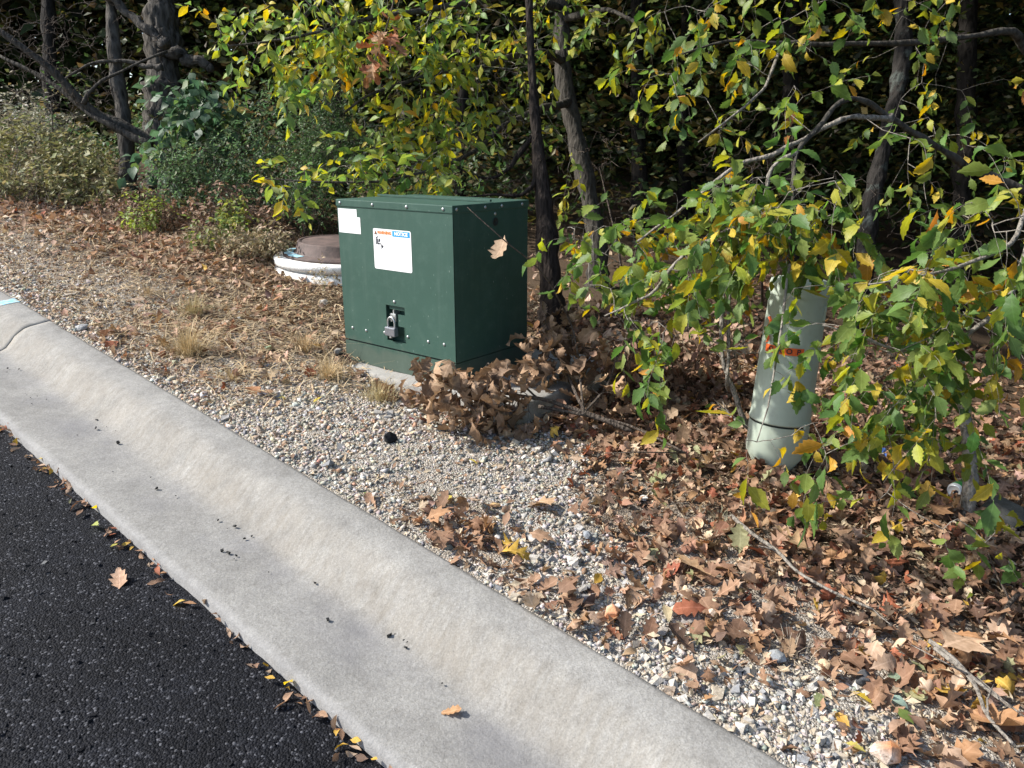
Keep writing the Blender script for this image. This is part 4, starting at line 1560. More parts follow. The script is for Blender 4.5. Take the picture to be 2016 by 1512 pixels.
one_leaf(232, 1160, 0.085, T_OAK[2], (0.50, 0.32, 0.21), "tan lobed oak leaf lying alone on the black asphalt", road=True, yaw=1.9, lift=0.016)
one_leaf(862, 1402, 0.062, T_OAK[7], (0.42, 0.24, 0.12), "small brown oak leaf alone on the gutter pan", pan=True, yaw=0.1, lift=-0.006, tilt=0.05)
YEL = (0.62, 0.46, 0.06)
one_leaf(368, 1192, 0.048, T_ELM[0], (0.60, 0.42, 0.10), "slender yellow leaf on the asphalt below the gutter lip", M_LEAF, road=True, yaw=3.2)
one_leaf(197, 1046, 0.050, T_ELM[1], (0.40, 0.44, 0.12), "pale green leaf on the asphalt near the gutter lip", M_LEAF, road=True, yaw=2.6)
one_leaf(217, 1083, 0.028, T_ELM[2], (0.52, 0.48, 0.10), "tiny yellow green leaf out on the asphalt", M_LEAF, road=True, yaw=0.8)
one_leaf(75, 912, 0.05, T_ELM[2], YEL, "bright yellow leaf in the gutter lip leaves at left", M_LEAF, road=True, yaw=0.4, lift=0.02)
one_leaf(182, 1012, 0.04, T_ELM[0], YEL, "yellow leaf standing on edge by the gutter lip", M_LEAF, road=True, yaw=1.2, lift=0.02, tilt=0.6)
one_leaf(578, 1365, 0.05, T_ELM[3], YEL, "golden curled leaf wedged low along the gutter lip", M_LEAF, road=True, yaw=2.4, lift=0.02)
one_leaf(1085, 1020, 0.15, T_OAK[5], (0.47, 0.31, 0.185), "big tan oak leaf curled on the middle gravel", yaw=2.0, lift=0.02)
one_leaf(1672, 1374, 0.06, T_ELM[0], YEL, "slim yellow leaf below the dark rock", M_LEAF, yaw=-0.6)
one_leaf(1746, 1388, 0.055, T_BROAD[0], (0.46, 0.62, 0.50), "mint green leaf lying underside up near the dark rock", M_LEAF, yaw=-0.4)
one_leaf(1765, 1408, 0.052, T_BROAD[1], (0.16, 0.22, 0.06), "olive green leaf overlapping the mint one", M_LEAF, yaw=-1.2, lift=0.016)
one_leaf(1762, 1352, 0.045, T_BROAD[1], (0.26, 0.34, 0.24), "dull grey green leaf beside the red leaf", M_LEAF, yaw=1.4)
one_leaf(1742, 1332, 0.034, T_ELM[3], (0.60, 0.06, 0.05), "small bright red leaf beside the dark rock", M_LEAF, yaw=0.3, lift=0.018)
one_leaf(1788, 1374, 0.052, T_ELM[1], (0.5, 0.36, 0.13), "mustard leaf touching the mint green leaf", M_LEAF, yaw=-0.2)
one_leaf(1605, 1402, 0.055, T_OAK[7], (0.25, 0.28, 0.13), "greyish green lobed leaf on the lower gravel", M_LEAF, yaw=1.0)
one_leaf(1672, 1440, 0.055, T_ELM[2], (0.5, 0.3, 0.06), "amber leaf standing in the lower gravel", M_LEAF, yaw=1.9, tilt=0.5)
one_leaf(1660, 1475, 0.05, T_ELM[0], (0.58, 0.5, 0.14), "pale yellow leaf near the bottom edge", M_LEAF, yaw=-0.5)
one_leaf(805, 832, 0.07, T_ELM[1], (0.33, 0.05, 0.06), "crimson leaf standing at the edge of the leafy dead branch", M_DRY, yaw=1.3, tilt=0.5)
one_leaf(548, 792, 0.045, T_BROAD[0], (0.60, 0.52, 0.13), "round yellow leaf on the pale gravel", M_LEAF)
one_leaf(615, 798, 0.055, T_ELM[2], (0.56, 0.44, 0.08), "yellow leaf left of the cabinet pad on gravel", M_LEAF)
one_leaf(920, 912, 0.05, T_ELM[0], (0.62, 0.5, 0.1), "narrow yellow leaf in the middle of the gravel", M_LEAF, yaw=-0.4)
one_leaf(890, 985, 0.04, T_BROAD[0], (0.58, 0.5, 0.1), "small round yellow leaf on gravel above the leaf heap", M_LEAF)
one_leaf(718, 980, 0.045, T_BROAD[1], (0.22, 0.36, 0.08), "fresh green leaf at the back edge of the kerb", M_LEAF, yaw=1.5, tilt=0.5)
one_leaf(735, 780, 0.16, T_OAK[3], (0.22, 0.085, 0.04), "dark russet curled leaf in front of the concrete pad", yaw=0.2)
one_leaf(535, 690, 0.06, T_BROAD[0], (0.34, 0.44, 0.30), "pale sage green leaf among the uphill brown leaves", M_LEAF)
one_leaf(1405, 1165, 0.15, T_OAK[7], (0.45, 0.29, 0.16), "broad tan oak leaf lying flat on the right hand litter", yaw=2.3, lift=0.05)
one_leaf(1600, 1110, 0.15, T_OAK[0], (0.43, 0.28, 0.155), "long tan oak leaf pointing downhill in the right hand litter", yaw=2.5, lift=0.05)
one_leaf(1845, 1330, 0.17, T_OAK[5], (0.46, 0.31, 0.20), "largest pale brown leaf at lower right with a small hole", yaw=0.4, lift=0.06)
one_leaf(1900, 1410, 0.19, T_OAK[2], (0.40, 0.22, 0.11), "large rust brown leaf drooping at lower right", yaw=-1.0, lift=0.06)

# ================================================================== FALLEN STICKS
def stick(pix, r, label, lift=0.03, name="stick", mat=None, twigs=2, seed=0):
    P = np.array([onground(a, b, lift + 0.004 * math.sin(i * 2.1)) for i, (a, b) in enumerate(pix)])
    c = P.mean(0)
    o = empty(name, P[0])
    parts = [tube(P - P[0], np.linspace(r, r * 0.45, len(P)), 7, 0.08, 0, seed, 4)]
    link("stem", mesh_arrays("stem", *join(parts), smooth_shade=True), mat or M_TWIG, o)
    rr = np.random.default_rng(seed + 50)
    for k in range(twigs):
        i = rr.integers(1, len(P))
        q = P[i] - P[0]
        d = np.array([rr.normal(0, .1), rr.normal(0, .1), rr.uniform(0.01, 0.05)])
        link("twig", mesh_arrays("twig", *tube([q, q + d * 0.6, q + d * 1.3 + np.array([0.02, 0, -.01])], [r * .4, r * .3, r * .15], 5), smooth_shade=True), mat or M_TWIG, o)
    tag(o, label, "stick")


stick([(1440, 1015), (1480, 1050), (1530, 1085), (1570, 1125), (1640, 1165), (1720, 1200)], 0.008, "grey stick running downhill through the brown litter", 0.05, mat=M_TWIG, seed=1)
stick([(1830, 1262), (1880, 1300), (1920, 1350), (1945, 1410), (2000, 1470)], 0.008, "forked grey stick at lower right among big leaves", 0.07, seed=2)
stick([(1840, 1275), (1910, 1330), (1960, 1370), (2040, 1430)], 0.007, "pale mossy stick beside the forked one", 0.07, seed=3)
stick([(1400, 795), (1440, 820), (1475, 850)], 0.012, "short whitish stick beside the pedestal foot", 0.03, seed=4)
stick([(1060, 800), (1140, 815), (1240, 838), (1350, 892)], 0.009, "dark dead stick reaching from the leafy branch to the litter", 0.08, mat=M_DARKTWIG, twigs=3, seed=5)
stick([(2030, 1150), (1990, 1185), (1965, 1230)], 0.01, "dark stick leaning at the right edge", 0.06, mat=M_DARKTWIG, twigs=1, seed=6)

# ================================================================== BRANCHING
def grow(seed_pts, attract, inter=2, sag=0.02, wander=0.03, pathw=0.25, rs=None):
    """join attractor points to a skeleton by nearest links (as shoots do) -> nodes, parent, is_tip flag"""
    rs = rs or np.random.default_rng(1)
    P = [np.array(p) for p in seed_pts]
    par = [-1] * len(P)
    cost = [0.0] * len(P)
    tipidx = []
    A = np.asarray(attract)
    nA = len(A)
    P0 = np.array(P)
    D = np.linalg.norm(A[:, None] - P0[None], axis=2)
    best = D.argmin(1)
    bd = D.min(1)
    done = np.zeros(nA, bool)
    for _ in range(nA):
        k = int(np.where(done, 1e9, bd).argmin())
        done[k] = True
        src = int(best[k])
        a, b = P[src], A[k]
        prev = src
        L = np.linalg.norm(b - a)
        new = []
        for m in range(1, inter + 1):
            f = m / inter
            q = a * (1 - f) + b * f
            if m < inter:
                q = q + rs.normal(0, wander, 3) * L + np.array([0, 0, sag * L * 2])
            P.append(q)
            par.append(prev)
            cost.append(cost[prev] + L / inter)
            prev = len(P) - 1
            new.append(prev)
        tipidx.append(prev)
        for q_i in new:
            d = np.linalg.norm(A - P[q_i], axis=1) + pathw * 0.15 * cost[q_i]
            upd = (d < bd) & ~done
            bd[upd] = d[upd]
            best[upd] = q_i
    return np.array(P), np.array(par), np.array(tipidx)


def radii_of(P, par, rtip=0.0012, expo=0.42, rmax=0.03):
    n = len(P)
    cnt = np.ones(n)
    for i in range(n - 1, -1, -1):
        if par[i] >= 0:
            cnt[par[i]] += cnt[i] * 0.6
    return np.minimum(rtip * cnt ** expo, rmax)


def blob(px, py, rx, ry, depth, dd, n, rs):
    """points inside a rounded mass at a place in the scene"""
    c = at(px, py, depth)
    k = depth / FPX
    q = rs.normal(0, 1, (n, 3))
    q /= np.linalg.norm(q, axis=1)[:, None]
    q *= rs.uniform(0, 1, (n, 1)) ** 0.4
    return c + q[:, :1] * np.array([1.0, 0, 0]) * rx * k + q[:, 1:2] * UP * ry * k + q[:, 2:] * FW * dd


def twig_leaves(P, par, tips, rs, per=6, length=0.14, droop=0.5, size=(0.05, 0.075), flat=0.6, spread=0.8):
    """leaves alternately along a short shoot at every tip -> shoot segments, R, S, T"""
    d0 = P[tips] - P[par[tips]]
    d0 /= np.linalg.norm(d0, axis=1)[:, None] + 1e-9
    n = len(tips)
    d0 = d0 * 0.7 + rs.normal(0, 0.45, (n, 3))
    d0[:, 2] -= droop
    d0 /= np.linalg.norm(d0, axis=1)[:, None]
    a = P[tips]
    segP, segQ, Rs, Ss, Ts = [], [], [], [], []
    ref = np.array([0, 0, 1.0])
    side = np.cross(d0, ref)
    side /= np.linalg.norm(side, axis=1)[:, None] + 1e-6
    ln = length * rs.uniform(0.6, 1.3, n)
    cur = a.copy()
    dirn = d0.copy()
    for k in range(per):
        dirn = dirn + np.array([0, 0, -0.10]) + rs.normal(0, 0.10, (n, 3))
        dirn /= np.linalg.norm(dirn, axis=1)[:, None]
        nxt = cur + dirn * (ln / per)[:, None]
        segP.append(cur)
        segQ.append(nxt)
        cur = nxt
        sg = 1 if k % 2 else -1
        ld = dirn * 0.55 + side * sg * spread + rs.normal(0, 0.3, (n, 3))
        ld[:, 2] -= droop * 0.7
        if k == per - 1:
            ld = dirn + rs.normal(0, 0.2, (n, 3))
        nn = np.stack([rs.normal(0, flat, n), rs.normal(0, flat, n), np.ones(n)], 1)
        R = rot_from(ld, nn)
        keep = rs.uniform(0, 1, n) < 0.9
        Rs.append(R[keep])
        Ts.append(nxt[keep])
        Ss.append((rs.uniform(size[0], size[1], n) * (0.75 + 0.35 * math.sin(math.pi * (k + 0.6) / (per + 0.6))))[keep])
    return (np.concatenate(segP), np.concatenate(segQ)), np.concatenate(Rs), np.concatenate(Ss), np.concatenate(Ts)


GREENS = [(0.055, 0.125, 0.022), (0.078, 0.15, 0.036), (0.108, 0.178, 0.042), (0.175, 0.23, 0.046), (0.30, 0.30, 0.035), (0.44, 0.33, 0.035), (0.42, 0.22, 0.03), (0.27, 0.12, 0.03), (0.05, 0.10, 0.03)]


def leafy_thing(name, base, label, cat, limbs, blobs, leaf_t, pal, pw, seed, limb_mat, twig_mat, leafmat, key, per=6, length=0.14, droop=0.5,
                size=(0.05, 0.075), n_single=300, inter=2, rtip=0.0012, rmax=0.02, limb_sides=9, rough=0.06, ridges=0, group=None, flat=0.6, spread=0.8, trunk_first=True, sag=0.02, wander=0.05, dark_limbs=None):
    """limbs: list of (points, radii).  A tree or shrub with trunk, branches, twigs and leaves"""
    rs = np.random.default_rng(seed)
    base = np.asarray(base, float)
    o = empty(name, base)
    tag(o, label, cat, group)
    seeds = []
    for k, (pts, rad) in enumerate(limbs):
        pts = np.asarray(pts, float)
        V, F = tube(pts - base, rad, limb_sides if k == 0 else max(6, limb_sides - 3), rough, ridges if k == 0 else 0, seed + k, 6 if ridges else 4, True, 0.06 if (k == 0 and trunk_first) else 0.55)
        link("trunk" if (k == 0 and trunk_first) else "branch", mesh_arrays("branch", V, F, smooth_shade=True), limb_mat if not (dark_limbs and k in dark_limbs) else M_BARK, o)
        for i in range(len(pts) - 1):
            for f in (0.0, 0.33, 0.66):
                seeds.append(pts[i] * (1 - f) + pts[i + 1] * f)
        seeds.append(pts[-1])
    if blobs:
        A = np.concatenate([blob(*b, rs) for b in blobs])
        P, par, tips = grow(seeds, A, inter, sag, wander, 0.25, rs)
        r = radii_of(P, par, rtip, 0.42, rmax)
        i = np.nonzero(par >= 0)[0]
        V1 = edges_tubes(P[par[i]], P[i], np.minimum(r[par[i]], r[i] * 1.5), r[i], 5)
        parts = [V1]
        if per:
            (sp, sq), R, S, T = twig_leaves(P, par, tips, rs, per, length, droop, size, flat, spread)
            parts.append(edges_tubes(sp, sq, np.full(len(sp), rtip * 0.8), np.full(len(sp), rtip * 0.6), 3))
        V, F = join(parts)
        tw = link("twigs", mesh_arrays("twigs", V - base, F, smooth_shade=True), twig_mat, o)
        tw["kind"] = "stuff"
        if per:
            n = len(T)
            # autumn colour runs in patches through the crown
            ph = np.array(pw, float)
            shift = wnoise(T[:, 0] + T[:, 1], T[:, 2] * 1.3, 3.0, seed * 0.37)
            rank = np.clip(rs.uniform(0, 1, n) * 0.72 + 0.28 * (shift * 0.5 + 0.5), 0, 0.9999)
            ci = np.searchsorted(np.cumsum(ph / ph.sum()), rank)
            ci = np.clip(ci, 0, len(pal) - 1)
            var = rs.integers(0, len(leaf_t), n)
            place_set("leaf", key, leaf_t, leafmat, pal, var, ci, R, S, T, o, n_single, "foliage")
    return o


# ------------------------------------------------------------------ the branch of dead oak leaves by the cabinet
def dead_branch():
    P = [onground(1250, 850, 0.05), onground(1150, 812, 0.09), at(1060, 785, 3.42), at(985, 775, 3.36), at(915, 765, 3.30)]
    limbs = [(P, [0.012, 0.011, 0.009, 0.007, 0.004]),
             ([P[1], at(1120, 740, 3.62), at(1090, 690, 3.72), at(1060, 650, 3.74)], [0.008, 0.006, 0.004, 0.003]),
             ([P[1], at(1195, 760, 3.6), at(1215, 700, 3.66)], [0.007, 0.005, 0.003]),
             ([P[2], at(1010, 740, 3.42), at(960, 715, 3.40)], [0.006, 0.004, 0.003]),
             ([P[1], at(1130, 660, 3.70), at(1100, 590, 3.60), at(1060, 530, 3.46), at(990, 470, 3.36), at(920, 408, 3.34)], [0.006, 0.005, 0.004, 0.0035, 0.003, 0.002])]
    o = leafy_thing("fallen_oak_branch", onground(1250, 850), "broken oak branch with curled dead tan leaves against the cabinet", "branch", limbs,
                    [(880, 741, 45.1, 34.425, 3.28, 0.07, 14), (930, 781, 61.5, 42.075, 3.26, 0.09, 22), (1000, 806, 73.8, 45.9, 3.32, 0.1, 22), (985, 741, 49.2, 26.775, 3.36, 0.06, 11),
                     (1075, 696, 49.2, 42.075, 3.62, 0.08, 18), (1140, 696, 49.2, 45.9, 3.74, 0.1, 15), (1180, 776, 41, 38.25, 3.55, 0.1, 11), (1090, 646, 49.2, 30.6, 3.8, 0.08, 11)],
                    T_CURL, [(0.45, 0.315, 0.20), (0.37, 0.245, 0.15), (0.29, 0.185, 0.11), (0.20, 0.13, 0.082), (0.52, 0.38, 0.25)], [2, 3, 2.6, 2.6, 1], 31, M_DARKTWIG, M_DARKTWIG, M_DRY, "dead_oak_leaf",
                    per=3, length=0.07, droop=0.25, size=(0.075, 0.14), n_single=300, inter=2, rtip=0.0012, flat=0.9, trunk_first=False)
    me = tpl_mesh(("hanging_oak_leaf", 2, 4), T_OAK[2], (0.38, 0.265, 0.17), M_DRY)
    lf = bpy.data.objects.new("leaf", me)
    COL.objects.link(lf)
    lf.parent = o
    q = at(985, 462, 3.36) - np.array(o.location)
    R = rot_from(np.array([[-0.12, -0.1, -1.0]]), np.array([[-0.55, -0.8, 0.2]]))[0] * 0.135
    m = np.eye(4)
    m[:3, :3] = R
    m[:3, 3] = q
    lf.matrix_basis = Matrix(m.tolist())
    return o


dead_branch()

# ================================================================== TREES
def ptrunk(spec, depth):
    """(px, py, width px) list at a depth -> points and radii"""
    P = [at(a, b, depth if not isinstance(depth, (list, tuple)) else depth[i]) for i, (a, b, w) in enumerate(spec)]
    rr = [w / 2 / FPX * (depth if not isinstance(depth, (list, tuple)) else depth[i]) for i, (a, b, w) in enumerate(spec)]
    return np.array(P), np.array(rr)


def footed(P, r, flare=1.5):
    """carry a trunk down to the ground"""
    foot = P[-1].copy()
    d = P[-1] - P[-2]
    z = float(ground_z(foot[0], foot[1]))
    q = foot.copy()
    q[:2] += d[:2] * 0.2
    q[2] = float(ground_z(q[0], q[1])) - 0.08
    P2 = np.concatenate([P, [0.45 * foot + 0.55 * q + 0], [q]]) if foot[2] > z + 0.1 else np.concatenate([P[:-1], [q]])
    r2 = np.concatenate([r, [r[-1] * 1.1], [r[-1] * flare]]) if foot[2] > z + 0.1 else np.concatenate([r[:-1], [r[-1] * flare]])
    return P2[::-1], r2[::-1]


def skyward(P, r, h=5.0, lean=(0, 0)):
    """carry a trunk up out of view"""
    top = P[-1]
    d = P[-1] - P[-2]
    d = d / np.linalg.norm(d)
    e = [top + d * h * 0.3 + np.array([lean[0], lean[1], 0]) * 0.3, top + d * h * 0.65 + np.array([lean[0], lean[1], 0.0]), top + d * h + np.array([lean[0] * 1.5, lean[1] * 1.5, 0.0])]
    return np.concatenate([P, e]), np.concatenate([r, [r[-1] * .85, r[-1] * .6, r[-1] * .3]])


def bare_trunk(name, label, cat, spec, depth, mat, sides=14, rough=0.1, ridges=0, flare=1.4, h=5.0, extra=(), group=None, lean=(0, 0), seed=0, blobs=None, **kw):
    P, r = ptrunk(spec, depth)
    P, r = footed(P, r, flare)
    P, r = skyward(P, r, h, lean)
    limbs = [(P, r)]
    for sp, dp in extra:
        a, b = ptrunk(sp, dp)
        limbs.append((a, b))
    args = dict(leaf_t=T_ELMS, pal=GREENS, pw=[1] * 9, seed=seed, limb_mat=mat, twig_mat=M_DARKTWIG, leafmat=M_LEAF, key="none", per=0, limb_sides=sides, rough=rough, ridges=ridges, group=group, n_single=0)
    args.update(kw)
    base = np.array([P[0][0], P[0][1], float(ground_z(P[0][0], P[0][1]))])
    return leafy_thing(name, base, label, cat, limbs, blobs or [], **args)


# old oak at left
bare_trunk("oak_tree", "thick dark oak trunk with furrowed bark at upper left", "tree",
           [(316, -40, 64), (320, 60, 60), (322, 150, 58), (318, 230, 60), (322, 300, 62), (328, 360, 70)], 8.4, M_OAKBARK, 44, 0.16, 30, 1.5, 6.0,
           extra=[([(322, 104, 26), (360, 108, 24), (392, 118, 20), (420, 136, 12)], 8.3), ([(328, 92, 20), (300, 62, 18), (250, 25, 15), (205, -10, 13), (150, -60, 10)], 7.9),
                  ([(320, 132, 12), (290, 130, 9), (230, 120, 7), (180, 125, 5), (120, 160, 3)], 7.9)], seed=3,
           blobs=[(160, 60, 170, 70, 7.6, 0.9, 120)], per=0, rtip=0.002, rmax=0.02, inter=3, wander=0.09)
bare_trunk("slender_tree", "slender rough barked trunk left of the thick oak", "tree",
           [(216, -40, 20), (222, 60, 24), (230, 150, 26), (243, 220, 28), (250, 300, 30), (252, 350, 34)], 8.0, M_OAKBARK, 22, 0.14, 16, 1.3, 5.0, seed=4,
           blobs=[(110, 150, 130, 90, 7.7, 0.6, 70)], per=0, rtip=0.0018, rmax=0.015, inter=3, wander=0.1)
bare_trunk("leaning_tree", "grey leaning trunk slanting from the oak foot to upper left", "tree",
           [(-60, 20, 11), (40, 90, 13), (110, 145, 16), (160, 200, 19), (215, 240, 22), (290, 275, 26), (325, 320, 30)], [7.3, 7.4, 7.5, 7.6, 7.7, 7.8, 7.9], M_BARK, 14, 0.06, 0, 1.3, 2.5,
           extra=[([(300, 284, 14), (225, 250, 13), (150, 205, 11), (80, 150, 9), (0, 110, 6)], 7.6), ([(165, 205, 9), (190, 165, 7), (260, 130, 5), (330, 100, 4)], 7.4)], seed=5,
           blobs=[(70, 90, 110, 70, 7.2, 0.6, 90), (140, 220, 80, 60, 7.4, 0.5, 50)], per=0, rtip=0.0015, rmax=0.012, inter=3, wander=0.12)
# cedar behind the cabinet
bare_trunk("cedar_tree", "shaggy barked cedar trunk just right of the green cabinet", "tree",
           [(1040, -40, 12), (1046, 120, 15), (1056, 260, 22), (1070, 400, 33), (1080, 520, 42), (1086, 590, 48)], 4.75, M_CEDAR, 36, 0.12, 34, 1.35, 5.0,
           extra=[([(1066, 330, 12), (1030, 380, 8), (960, 385, 5), (850, 398, 3)], [4.75, 4.7, 4.7, 4.7]), ([(1058, 250, 12), (1010, 320, 8), (960, 350, 5), (900, 330, 3)], 4.8)], seed=6,
           blobs=[(1000, 300, 110, 90, 4.9, 0.35, 130), (1010, 180, 70, 100, 5.0, 0.3, 60), (1110, 470, 60, 110, 4.9, 0.3, 60)], per=0, rtip=0.0013, rmax=0.008, inter=3, wander=0.12)
# right hand lichen trunk and others further in
bare_trunk("lichen_tree", "lichen patched trunk in shade at upper right", "tree",
           [(1775, -40, 30), (1778, 90, 30), (1765, 190, 30), (1735, 310, 31), (1712, 430, 33), (1700, 540, 38)], 5.6, M_LICHEN, 30, 0.12, 24, 1.4, 5.0, seed=7)
k_ = 0
for lab, sp, dp in (("thin dark trunk in the woods between the centre elm and the leafy branches", [(1256, -20, 26), (1254, 150, 28), (1258, 300, 30), (1262, 440, 34)], 8.5),
                    ("straight dim trunk in the gap above the pedestal", [(1352, 60, 22), (1350, 200, 24), (1346, 330, 26), (1350, 440, 28)], 9.5),
                    ("dim forest trunk seen above the pedestal cap", [(1560, -20, 26), (1556, 160, 28), (1560, 330, 30), (1564, 480, 34)], 8.0),
                    ("dim trunk at the far right of the woods", [(1905, 60, 30), (1900, 250, 32), (1893, 420, 36), (1890, 520, 40)], 7.0),
                    ("dark trunk in the woods above the manhole", [(655, -20, 24), (660, 150, 26), (664, 300, 28), (668, 400, 30)], 9.0),
                    ("pole thin trunk in the dark above the cabinet lid", [(905, -20, 18), (912, 160, 20), (908, 300, 22), (906, 380, 24)], 8.5),
                    ("dim trunk deep in the woods at far left", [(95, -20, 24), (98, 120, 26), (104, 230, 28), (108, 300, 30)], 10.0)):
    k_ += 1
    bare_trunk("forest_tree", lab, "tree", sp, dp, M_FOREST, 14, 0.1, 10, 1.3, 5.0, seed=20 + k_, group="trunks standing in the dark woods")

# slim grey stems left of the pedestal
for lab, sp in (("pale upright stem left of the pedestal with a bent foot", [(1424, 520, 8), (1423, 600, 9), (1421, 680, 10), (1440, 760, 10), (1470, 838, 11)]),
                ("thinner darker stem beside the pale one left of the pedestal", [(1438, 510, 6), (1436, 590, 7), (1434, 680, 7), (1432, 760, 8)])):
    P, r = ptrunk(sp, 3.45)
    base = onground(sp[-1][0], sp[-1][1] + 8)
    P = np.concatenate([P, [base]])[::-1]
    r = np.concatenate([r, [r[-1]]])[::-1]
    leafy_thing("bare_sapling", base, lab, "sapling", [(P, r)], [(sp[2][0] + 30, 690, 90, 60, 3.4, 0.15, 16)], T_ELMS, GREENS, [1] * 9, 77, M_TWIG, M_TWIG, M_LEAF, "none", per=0, n_single=0, rtip=0.0012, rmax=0.004, inter=3, wander=0.1, trunk_first=False)

# ------------------------------------------------------------------ centre elm: leaning trunk, yellow green sprays over the cabinet
P, r = ptrunk([(1108, -60, 26), (1106, 60, 29), (1112, 160, 31), (1132, 260, 33), (1158, 380, 36), (1176, 480, 40)], 6.0)
P, r = footed(P, r, 1.35)
P, r = skyward(P, r, 4.5, (-0.3, -0.6))
elm_limbs = [(P, r),
             (at(1125, 200, 6.0) + np.zeros((1, 3)), [0.02])]
elm_limbs = [(P, r)]
for sp, dp in (([(1125, 200, 16), (1070, 215, 13), (985, 250, 11), (930, 300, 9), (860, 330, 7), (760, 355, 5), (640, 358, 4), (520, 352, 2)], [6.0, 5.6, 5.2, 5.0, 4.8, 4.7, 4.7, 4.7]),
               ([(1110, 120, 16), (1050, 100, 13), (950, 130, 11), (850, 150, 9), (740, 180, 6), (680, 220, 4)], [6.0, 5.5, 5.1, 4.9, 4.8, 4.8]),
               ([(1106, 20, 18), (1020, -10, 14), (900, 10, 12), (760, 30, 9), (640, 60, 7), (540, 80, 5), (450, 90, 3)], [6.0, 5.5, 5.0, 4.8, 4.7, 4.7, 4.7]),
               ([(1110, 40, 14), (1180, 20, 10), (1250, 40, 7), (1300, 70, 4)], [6.0, 5.5, 5.1, 4.9]),
               ([(1108, -30, 16), (1000, -90, 14), (850, -110, 11), (700, -100, 9), (560, -70, 6)], [6.0, 5.4, 5.0, 4.8, 4.8])):
    elm_limbs.append(ptrunk(sp, dp))
elm_blobs = [(500, 60, 85, 45, 4.7, 0.25, 14), (570, 115, 80, 55, 4.7, 0.28, 16), (640, 60, 90, 70, 4.75, 0.3, 18), (600, 10, 130, 40, 4.7, 0.3, 16), (720, 90, 100, 80, 4.8, 0.3, 20), (800, 30, 110, 50, 4.85, 0.3, 19),
             (830, 110, 100, 70, 4.9, 0.3, 20), (930, 60, 100, 60, 5, 0.3, 17), (960, 140, 80, 50, 5, 0.3, 13), (1040, 60, 60, 60, 5.2, 0.3, 10), (860, 200, 90, 50, 4.85, 0.3, 15), (790, 180, 60, 60, 4.8, 0.25, 10),
             (880, 270, 90, 45, 4.85, 0.3, 12), (970, 235, 60, 40, 5, 0.25, 7), (700, 340, 110, 34, 4.68, 0.2, 16), (560, 345, 60, 22, 4.65, 0.12, 6), (800, 315, 90, 40, 4.75, 0.22, 13), (870, 355, 70, 30, 4.75, 0.2, 8),
             (755, 265, 50, 36, 4.75, 0.2, 6), (660, 150, 50, 50, 4.75, 0.2, 6), (1180, 40, 80, 55, 5.3, 0.3, 9), (1270, 60, 50, 60, 5, 0.25, 6), (1090, 20, 60, 40, 5.4, 0.2, 6), (1130, 320, 20, 60, 5.6, 0.1, 3), (720, -90, 260, 60, 4.8, 0.5, 29), (1010, -90, 140, 50, 5.1, 0.4, 12)]
leafy_thing("elm_tree", P[0], "leaning elm with yellow green leaf sprays hanging over the cabinet", "tree", elm_limbs, elm_blobs, T_ELMS, [tuple(1.22 * v for v in g) for g in GREENS], [.5, 1.2, 2.4, 3.0, 2.6, 1.5, .6, .2, .4], 41, M_BARK, M_TWIG, M_LEAF, "elm_leaf",  # green palette brightened here so these leaves look sunlit
            per=9, length=0.30, droop=0.35, size=(0.05, 0.105), flat=0.85, n_single=300, inter=2, rtip=0.0014, rmax=0.012, limb_sides=18, rough=0.04)

# a spray of dead tan oak leaves hanging in the elm
leafy_thing("hanging_oak_spray", at(760, -60, 4.4), "spray of dead brown oak leaves hanging among the yellow elm leaves", "branch",
            [(np.array([at(790, -90, 4.45), at(775, 0, 4.42), at(755, 70, 4.4), at(735, 130, 4.4)]), [0.006, 0.005, 0.004, 0.002])],
            [(745, 95, 35, 45, 4.4, 0.06, 7), (765, 40, 25, 40, 4.4, 0.05, 5)], T_OAK, [(0.36, 0.18, 0.09), (0.42, 0.25, 0.14), (0.34, 0.13, 0.06)], [1, 1, 1], 43, M_DARKTWIG, M_DARKTWIG, M_DRY, "spray_oak_leaf",
            per=3, length=0.06, droop=0.6, size=(0.09, 0.13), trunk_first=False)

